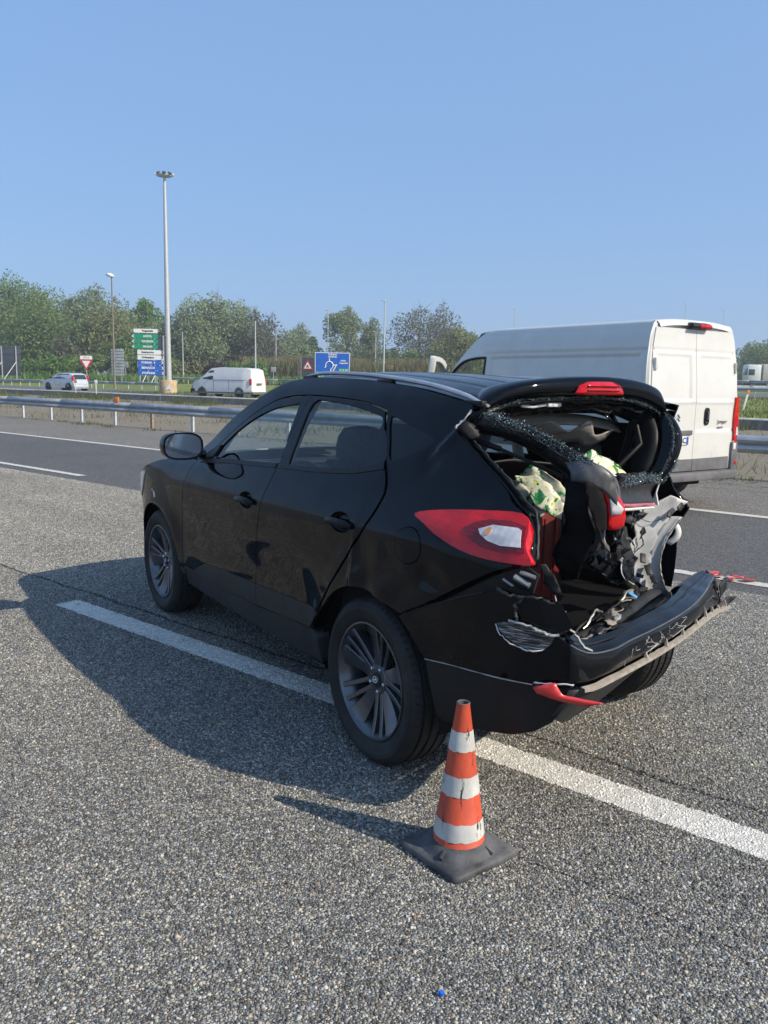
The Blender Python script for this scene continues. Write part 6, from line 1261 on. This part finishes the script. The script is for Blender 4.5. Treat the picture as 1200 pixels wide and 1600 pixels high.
LM = {'deep': leafmat('deep_green_leaves', (.13,.195,.065), (.185,.26,.09), (.255,.32,.125)), 'grey': leafmat('grey_green_leaves', (.19,.245,.13), (.265,.325,.175), (.345,.385,.23)), 'fresh': leafmat('fresh_green_leaves', (.12,.22,.045), (.17,.28,.062), (.24,.33,.09)), 'olive': leafmat('olive_leaves', (.17,.20,.075), (.24,.26,.11), (.31,.31,.15)), 'rust': leafmat('dark_reddish_leaves', (.045,.028,.024), (.07,.045,.036), (.10,.07,.05)), 'pale': leafmat('pale_young_leaves', (.12,.13,.075), (.17,.175,.11), (.22,.215,.15))}
M_BARK = nmat('bark', (.085,.070,.055), (.16,.135,.11), 3, (.9,.95), bump=.5, bscale=20)
def leaves(rr, centres, radii, n, size, droop=.3):
    C = np.array(centres); Rd = np.array(radii); p = Rd[:, 0]**2*Rd[:, 2]; p = p/p.sum(); k = rr.choice(len(C), n, p=p)
    d = rr.normal(0, 1, (n, 3)); d /= np.linalg.norm(d, axis=1)[:, None]; r = rr.uniform(.55, 1.08, n)**.6; P = C[k]+d*Rd[k]*r[:, None]
    a = rr.normal(0, 1, (n, 3)); a[:, 2] -= droop; a += d*.4; a /= np.linalg.norm(a, axis=1)[:, None]; b = np.cross(a, rr.normal(0, 1, (n, 3))); b /= np.linalg.norm(b, axis=1)[:, None]+1e-9
    s = size*rr.uniform(.6, 1.4, n)[:, None]; w = s*.45
    V = np.stack([P-a*s, P+b*w, P+a*s, P-b*w], 1).reshape(-1, 3); F = np.arange(n*4).reshape(-1, 4); return V, F
def leafobj(name, V, F, m, parent):
    me = bpy.data.meshes.new(name); me.vertices.add(len(V)); me.vertices.foreach_set('co', V.astype(np.float32).ravel()); me.loops.add(F.size); me.loops.foreach_set('vertex_index', F.astype(np.int32).ravel()); me.polygons.add(len(F)); me.polygons.foreach_set('loop_start', np.arange(0, F.size, 4, dtype=np.int32)); me.update(calc_edges=True); me.validate()
    me.materials.append(m); o = bpy.data.objects.new(name, me); COL.objects.link(o); o.parent = parent; return o
def tree(label, t, Y, zb, zt, w, kind, n, seed, bare=0., name='tree', blobs=42, size=.25, low=.12, group='trees beyond the far road', thin=1.):
    rr = np.random.default_rng(seed); h = zt-zb; o = thing(name, label, 'tree', pol(t, Y, zb), group=group); cs = []; rd = []; mb = MB()
    mb.tube([(0,0,-.2),(rr.normal(0,.1),rr.normal(0,.1),h*.3),(rr.normal(0,.3),rr.normal(0,.3),h*.62),(rr.normal(0,.4),rr.normal(0,.4),h*.92)], [.028*h*thin,.02*h*thin,.012*h*thin,.003*h], 7)
    for i in range(blobs):
        u = rr.uniform(low, .97)**.85; env = (math.sin(math.pi*min(1, (u-low+.16)/(1.12-low)))**.6); ang = rr.uniform(0, 6.283); rad_ = w*.5*env*rr.uniform(.25, .92); c = np.array([rad_*math.cos(ang), rad_*math.sin(ang)*.8, u*h]); br = w*rr.uniform(.13, .24)*(.6+.5*env)
        if u > .85: br *= .7
        cs.append(c); rd.append((br, br, br*rr.uniform(.7, 1.2)))
        z0 = max(.08, u*.62-rr.uniform(0, .08))*h; mb.tube([(0,0,z0), tuple(np.array([c[0]*.45, c[1]*.45, z0*.45+c[2]*.55])), tuple(c)], [.010*h*thin*(1.1-u), .006*h*thin*(1.1-u), .0018*h], 5, caps=False)
        if bare and rr.uniform() < bare:
            for _ in range(3): e = c+np.array([rr.normal(0, w*.06), rr.normal(0, w*.06), w*rr.uniform(.08, .22)]); mb.tube([tuple(c*.8+np.array([0,0,.2*c[2]])), tuple(e)], [.0022*h, .0006*h], 4, caps=False)
    mb.build('trunk', M_BARK, o, 60); V, F = leaves(rr, cs, rd, int(n*3.3), size); leafobj('crown', V, F, LM[kind], o); return o
TREES = [
 ('tall dense dark tree at the very edge of the wood, highest of all', 22, 438, 150, 19, 'deep', 5200, .0), ('dark broad tree filling the wood behind the silver hatchback', 72, 470, 140, 15, 'deep', 4600, .0), ('pale-topped tree rising between the two dark edge trees', 48, 450, 165, 13, 'grey', 3000, .1), ('leafy mid green tree left of the brown street lamp', 118, 468, 150, 12, 'deep', 3600, .0), ('big dense tree directly behind the brown street lamp', 158, 455, 150, 16, 'grey', 4600, .1), ('olive drooping tree behind the yield sign', 178, 482, 138, 12, 'olive', 3200, .1), ('bright green tree behind the arrow stack', 228, 472, 155, 11, 'fresh', 3800, .0), ('dark shrub-like tree filling the gap below the bright green one', 205, 525, 135, 9, 'deep', 2600, .0),
 ('grey-green willow just right of the tall mast', 292, 488, 150, 12, 'grey', 3800, .1), ('large grey-green willow behind the white transporter', 330, 466, 150, 15, 'grey', 4600, .15), ('slender grey-green willow with thin top shoots', 372, 470, 155, 10, 'grey', 2600, .4), ('nearly bare thin tree behind the slim pale pole', 398, 486, 150, 7, 'pale', 500, .9), ('half bare thin tree right of the transporter', 421, 492, 155, 8, 'pale', 800, .8), ('low round tree left of the blue board', 446, 520, 165, 9, 'grey', 2200, .1), ('small feathery tree near the blue board', 470, 508, 175, 8, 'grey', 1500, .2), ('small dark tree touching the blue board edge', 487, 526, 170, 6, 'deep', 1300, .0),
 ('oval poplar above the blue roundabout board', 541, 482, 170, 9.5, 'grey', 3000, .05), ('narrow poplar left of the tall pale lamp post', 581, 498, 175, 7, 'grey', 1900, .05), ('small dark tree at the foot of the tall pale lamp post', 612, 545, 165, 6, 'deep', 1300, .0), ('sparse tree with many bare upright branches', 655, 482, 165, 14, 'pale', 1500, 1.0), ('leaning sparse tree with bare twigs by the van door', 690, 478, 170, 11, 'pale', 1300, 1.0), ('round yellow-green tree behind the open van door', 712, 516, 150, 10, 'olive', 3200, .0), ('bushy green tree behind the cab of the tall van', 738, 524, 160, 8, 'fresh', 2200, .0), ('small dark tree between the sparse tree and the van door', 640, 548, 150, 7, 'deep', 1500, .0),
 ('dense dark tree beyond the lorry next to the van corner', 1168, 540, 190, 12, 'deep', 2600, .0), ('dense dark tree beyond the lorry at the road end', 1195, 534, 185, 12, 'deep', 2600, .0), ('dark tree farther along behind the lorry', 1222, 545, 190, 12, 'deep', 2000, .0)]
for i, (lab, u, v, Y, w, kd, n, bare) in enumerate(TREES):
    t_ = (u-600)/1311-.003; zt = 1.5716+(598+(u-600)*.0195-v)*Y/1311*1.0
    tree(lab, t_, Y, 1.2, zt, w, kd, n, 100+i, bare, low=.05 if kd in ('deep', 'fresh') else .10)
def bush(label, t, Y, w, h, kind, n, seed, size=.26):
    rr = np.random.default_rng(seed); o = thing('bush', label, 'bush', pol(t, Y, 1.1), group='bushes at the foot of the wood'); cs = []; rd = []; mb = MB()
    for i in range(12): c = (rr.uniform(-.5,.5)*w, rr.uniform(-.4,.4)*w*.6, rr.uniform(.2,.75)*h); cs.append(c); rd.append((w*.2, w*.2, h*.3)); mb.tube([(c[0]*.3,c[1]*.3,-.1), (c[0]*.7,c[1]*.7,c[2]*.6), c], [.05,.03,.01], 5, caps=False)
    mb.build('stems', M_BARK, o, 60); V, F = leaves(rr, cs, rd, n, size); leafobj('foliage', V, F, LM[kind], o)
for i, (lab, u, Y, w, h, kd, n) in enumerate((('dark reddish bush behind the white transporter', 335, 128, 6.5, 4.2, 'rust', 1700), ('dry olive bush just right of the tall mast', 283, 126, 4.5, 3.6, 'olive', 1100), ('fresh green bush between transporter and reeds', 385, 126, 5, 3.4, 'fresh', 1400), ('bright bush below the dark edge tree', 85, 122, 5, 3.8, 'fresh', 1500), ('bushy green clump at the foot of the edge tree', 45, 124, 5, 3.4, 'fresh', 1300), ('pale flowering bush left of the yield sign', 108, 132, 4.5, 7.5, 'pale', 1200), ('dark bush behind the yield sign', 150, 128, 7, 4, 'deep', 1900), ('dark bush behind the arrow stack', 212, 128, 6, 4.5, 'deep', 1700), ('dark bush left of the mast', 252, 130, 5, 4, 'deep', 1400), ('green bush behind the black frame', 640, 135, 7, 3.2, 'deep', 1500), ('grey-green bush behind the open van door', 678, 135, 6, 3, 'olive', 1300))):
    bush(lab, (u-600)/1311-.003, Y, w, h, kd, n, 300+i)
def blades(name, m, P, hh, wd, seed, lean=.25):
    rr = np.random.default_rng(seed); n = len(P); a = rr.uniform(0, 6.283, n); h = hh*rr.uniform(.45, 1.25, n); w = wd*rr.uniform(.6, 1.3, n); dx = np.stack([np.cos(a), np.sin(a), 0*a], 1); ln = rr.normal(0, lean, (n, 3)); ln[:, 2] = 0
    V = np.stack([P-dx*w[:, None]*.5, P+dx*w[:, None]*.5, P+ln*h[:, None]+dx*w[:, None]*.12+np.stack([0*h, 0*h, h], 1), P+ln*h[:, None]-dx*w[:, None]*.12+np.stack([0*h, 0*h, h], 1)], 1).reshape(-1, 3)
    return stuff(leafobj(name, V, np.arange(n*4).reshape(-1, 4), m, None))
M_REED = leafmat('dry_reeds', (.15,.14,.055), (.23,.205,.09), (.30,.265,.14)); M_WEED = leafmat('verge_weeds', (.075,.11,.03), (.12,.15,.045), (.19,.19,.08)); M_STRAW = leafmat('dry_grass', (.20,.17,.09), (.27,.235,.14), (.33,.29,.19))
rr = np.random.default_rng(77); n = 34000; t_ = rr.uniform(-.172, .06, n); Yv = rr.uniform(128, 152, n); k = np.array([mnoise.noise(Vector((a*40, b*.15, 0))) for a, b in zip(t_, Yv)]); P = np.stack([t_*Yv, Yv, 1.15+0*t_], 1)
blades('reed_bed', M_REED, P[k > -.05], 3.6, .17, 5, .22); blades('reed_bed', LM['olive'], P[k <= -.05], 2.9, .24, 15, .35)
n = 9000; t_ = rr.uniform(-.52, .09, n); Yv = rr.uniform(118, 130, n); P = np.stack([t_*Yv, Yv, 1.1+0*t_], 1); blades('undergrowth', LM['fresh'], P, 1.0, .22, 6, .35)
def verge_pts(n, a0, a1, q0, q1, pw=1., thr=.0, sc=.35):
    A = rr.uniform(a0, a1, n*3); Q = q0+(q1-q0)*rr.uniform(0, 1, n*3)**pw; k = np.array([mnoise.noise(Vector((a*sc, q*sc, 3.1))) for a, q in zip(A, Q)]) > thr; A, Q = A[k][:n], Q[k][:n]; return np.array([road(a, q, 0.) for a, q in zip(A, Q)])
blades('weeds', M_WEED, verge_pts(6000, 10, 75, 29, 34.9, .5, .22), .42, .03, 7, .4); blades('weeds', M_WEED, verge_pts(2500, 5, 60, 15.7, 27, 1, .28), .22, .03, 8, .5); blades('dry_grass', M_STRAW, verge_pts(9000, 0, 70, 15.7, 35, 1, -.1), .16, .025, 9, .6)
P = verge_pts(900, -2, 30, 14.6, 15.5, 1, .15, .8); blades('weeds', M_WEED, P, .10, .025, 10, .6)
n = 30000; A = rr.uniform(-10, 60, n); Q = rr.uniform(36.2, 74, n); P = np.array([road(a, q, terr(q)) for a, q in zip(A, Q)]); blades('mown_grass', leafmat('mown_grass_blades', (.085,.115,.028), (.14,.165,.05), (.21,.20,.09)), P, .16, .05, 11, .4)
# ------------------------------------------------------------------ loose-textured surface of the near asphalt: real aggregate stones
def stonemat():
    m = mat('aggregate_stones', (.2,.2,.2), .62, spec=.4); t = NT(m)
    at = t.n('Attribute', attribute_name='tone'); sep = t.n('SeparateColor'); t.l(at.outputs['Color'], sep.inputs[0])
    base = t.ramp(sep.outputs[0], [(0, (.060,.060,.062)), (.30, (.125,.125,.122)), (.58, (.205,.202,.192)), (.78, (.325,.315,.28)), (.93, (.44,.42,.375)), (1, (.60,.58,.53))])
    hue = t.ramp(sep.outputs[1], [(0, (.90,.97,1.06)), (.45, (1,1,1)), (.75, (1.08,1.03,.92)), (.92, (1.12,1.0,.84)), (.975, (1.18,.92,.78)), (1, (.80,1.06,.95))])
    c = t.mix(1., base, hue, 'MULTIPLY')
    g = t.n('NewGeometry'); fine = t.noise(700, 3, .7, g.outputs['Position']); c = t.mix(.6, c, t.ramp(fine, [(.3, (.6,.6,.6)), (.7, (1.35,1.35,1.33))]), 'MULTIPLY')
    big = t.noise(.6, 6, .62, g.outputs['Position']); c = t.mix(.6, c, t.ramp(big, [(.32, (.70,.70,.72)), (.52, (1,1,1)), (.70, (1.22,1.2,1.14))]), 'MULTIPLY')
    # the painted lane line covers the stones it crosses
    sx = t.n('SeparateXYZ'); t.l(g.outputs['Position'], sx.inputs[0])
    q = t.math('SUBTRACT', t.math('MULTIPLY', sx.outputs[0], RS), t.math('MULTIPLY', sx.outputs[1], RC)); a = t.math('ADD', t.math('MULTIPLY', sx.outputs[0], RC), t.math('MULTIPLY', sx.outputs[1], RS))
    ed = t.noise(45, 4, .7, g.outputs['Position']); wear = t.noise(9, 8, .72, g.outputs['Position'])
    d = t.math('ADD', t.math('ABSOLUTE', t.math('SUBTRACT', q, 2.925)), t.math('MULTIPLY', t.math('SUBTRACT', ed, .5), .016))
    mk = t.math('MULTIPLY', t.math('LESS_THAN', d, .089), t.math('LESS_THAN', t.math('ADD', a, t.math('MULTIPLY', ed, .25)), 5.45))
    wk = t.math('GREATER_THAN', t.math('ADD', wear, t.math('MULTIPLY', sep.outputs[2], .16)), .43)
    mk = t.math('MULTIPLY', mk, wk)
    pc = t.ramp(t.noise(30, 5, .7, g.outputs['Position']), [(.3, (.62,.61,.57)), (.65, (.88,.87,.83))])
    strk = t.n('CombineXYZ'); t.l(t.math('MULTIPLY', a, .12), strk.inputs[0]); t.l(t.math('MULTIPLY', q, 1.3), strk.inputs[1]); c = t.mix(.7, c, t.ramp(t.noise(1., 4, .55, strk.outputs[0]), [(.33, (.80,.80,.81)), (.5, (1,1,1)), (.66, (1.16,1.15,1.12))]), 'MULTIPLY')
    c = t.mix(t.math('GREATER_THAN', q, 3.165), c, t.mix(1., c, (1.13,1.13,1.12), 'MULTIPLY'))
    # dirt-filled construction joints either side of the line
    for q0, wd, a1 in ((3.165, .016, 9.5), (2.30, .008, 1.6)):
        wob = t.math('MULTIPLY', t.math('SUBTRACT', t.noise(2.2, 5, .6, g.outputs['Position']), .5), .10)
        dd = t.math('ADD', t.math('ABSOLUTE', t.math('ADD', t.math('SUBTRACT', q, q0), wob)), t.math('MULTIPLY', t.math('SUBTRACT', ed, .45), .05))
        kk = t.math('MULTIPLY', t.math('LESS_THAN', dd, wd), t.math('LESS_THAN', a, a1)); c = t.mix(kk, c, (.022,.021,.020))
    t.l(t.mix(mk, c, pc), t.b.inputs['Base Color']); return m
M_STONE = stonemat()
def stone_tile(size, sp, seed):
    rr = np.random.default_rng(seed); n = int(size/sp); bm = bmesh.new(); bmesh.ops.create_icosphere(bm, subdivisions=1, radius=1); bm.verts.index_update()
    IV = np.array([v.co[:] for v in bm.verts]); IF = np.array([[v.index for v in f.verts] for f in bm.faces]); bm.free()
    gx, gy = np.meshgrid(np.arange(n), np.arange(n)); N = n*n
    px = (gx.ravel()+.5*(gy.ravel() % 2)+rr.uniform(-.42, .42, N))*sp; py = (gy.ravel()+rr.uniform(-.42, .42, N))*sp
    r = sp*np.clip(rr.lognormal(-.62, .30, N), .28, 1.05)
    nv = len(IV); V = np.repeat(IV[None], N, 0)*rr.uniform(.72, 1.18, (N, nv, 1))
    V = V*np.stack([r, r*rr.uniform(.65, 1., N), r*rr.uniform(.55, .95, N)], 1)[:, None, :]
    ax = rr.normal(0, .35, (N, 2)); ca, sa = np.cos(ax[:, 0])[:, None], np.sin(ax[:, 0])[:, None]; y, z = V[..., 1]*ca-V[..., 2]*sa, V[..., 1]*sa+V[..., 2]*ca
    cb, sb = np.cos(ax[:, 1])[:, None], np.sin(ax[:, 1])[:, None]; x, z = V[..., 0]*cb+z*sb, -V[..., 0]*sb+z*cb
    th = rr.uniform(0, 6.283, N)[:, None]; X = x*np.cos(th)-y*np.sin(th)+px[:, None]; Yy = x*np.sin(th)+y*np.cos(th)+py[:, None]; Zz = z+rr.normal(-.0008, .0009, N)[:, None]
    P = np.stack([X, Yy, Zz], -1).reshape(-1, 3)-np.array([size/2, size/2, 0]); F = (IF[None]+np.arange(N)[:, None, None]*nv).reshape(-1, 3)
    me = bpy.data.meshes.new('asphalt_stones'); me.vertices.add(len(P)); me.vertices.foreach_set('co', P.astype(np.float32).ravel()); me.loops.add(F.size); me.loops.foreach_set('vertex_index', F.astype(np.int32).ravel()); me.polygons.add(len(F)); me.polygons.foreach_set('loop_start', np.arange(0, F.size, 3, dtype=np.int32)); me.update(calc_edges=True)
    ca_ = me.color_attributes.new('tone', 'FLOAT_COLOR', 'POINT'); tone = np.concatenate([rr.uniform(0, 1, (N, 3)), np.ones((N, 1))], 1); ca_.data.foreach_set('color', np.repeat(tone, nv, 0).astype(np.float32).ravel())
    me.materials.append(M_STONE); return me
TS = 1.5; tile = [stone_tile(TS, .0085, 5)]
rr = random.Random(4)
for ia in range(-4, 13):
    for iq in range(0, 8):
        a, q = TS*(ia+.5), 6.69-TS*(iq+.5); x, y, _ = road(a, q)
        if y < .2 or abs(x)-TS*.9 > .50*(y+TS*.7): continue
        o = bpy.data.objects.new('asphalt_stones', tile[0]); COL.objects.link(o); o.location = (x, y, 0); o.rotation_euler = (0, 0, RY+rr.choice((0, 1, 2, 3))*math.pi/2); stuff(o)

# ------------------------------------------------------------------ summer haze: thin even air over the whole place
hm_ = bpy.data.materials.new('haze_air'); hm_.use_nodes = True; nt = hm_.node_tree; nt.nodes.clear(); vo = nt.nodes.new('ShaderNodeVolumePrincipled'); om = nt.nodes.new('ShaderNodeOutputMaterial')
vo.inputs['Color'].default_value = (.86,.92,1,1); vo.inputs['Density'].default_value = .0009; vo.inputs['Anisotropy'].default_value = .2; nt.links.new(vo.outputs[0], om.inputs['Volume'])
mb = MB(); mb.box((-800,-560,-1.2), (720,920,34)); hz_ = mb.build('haze', hm_, None, 0); stuff(hz_)
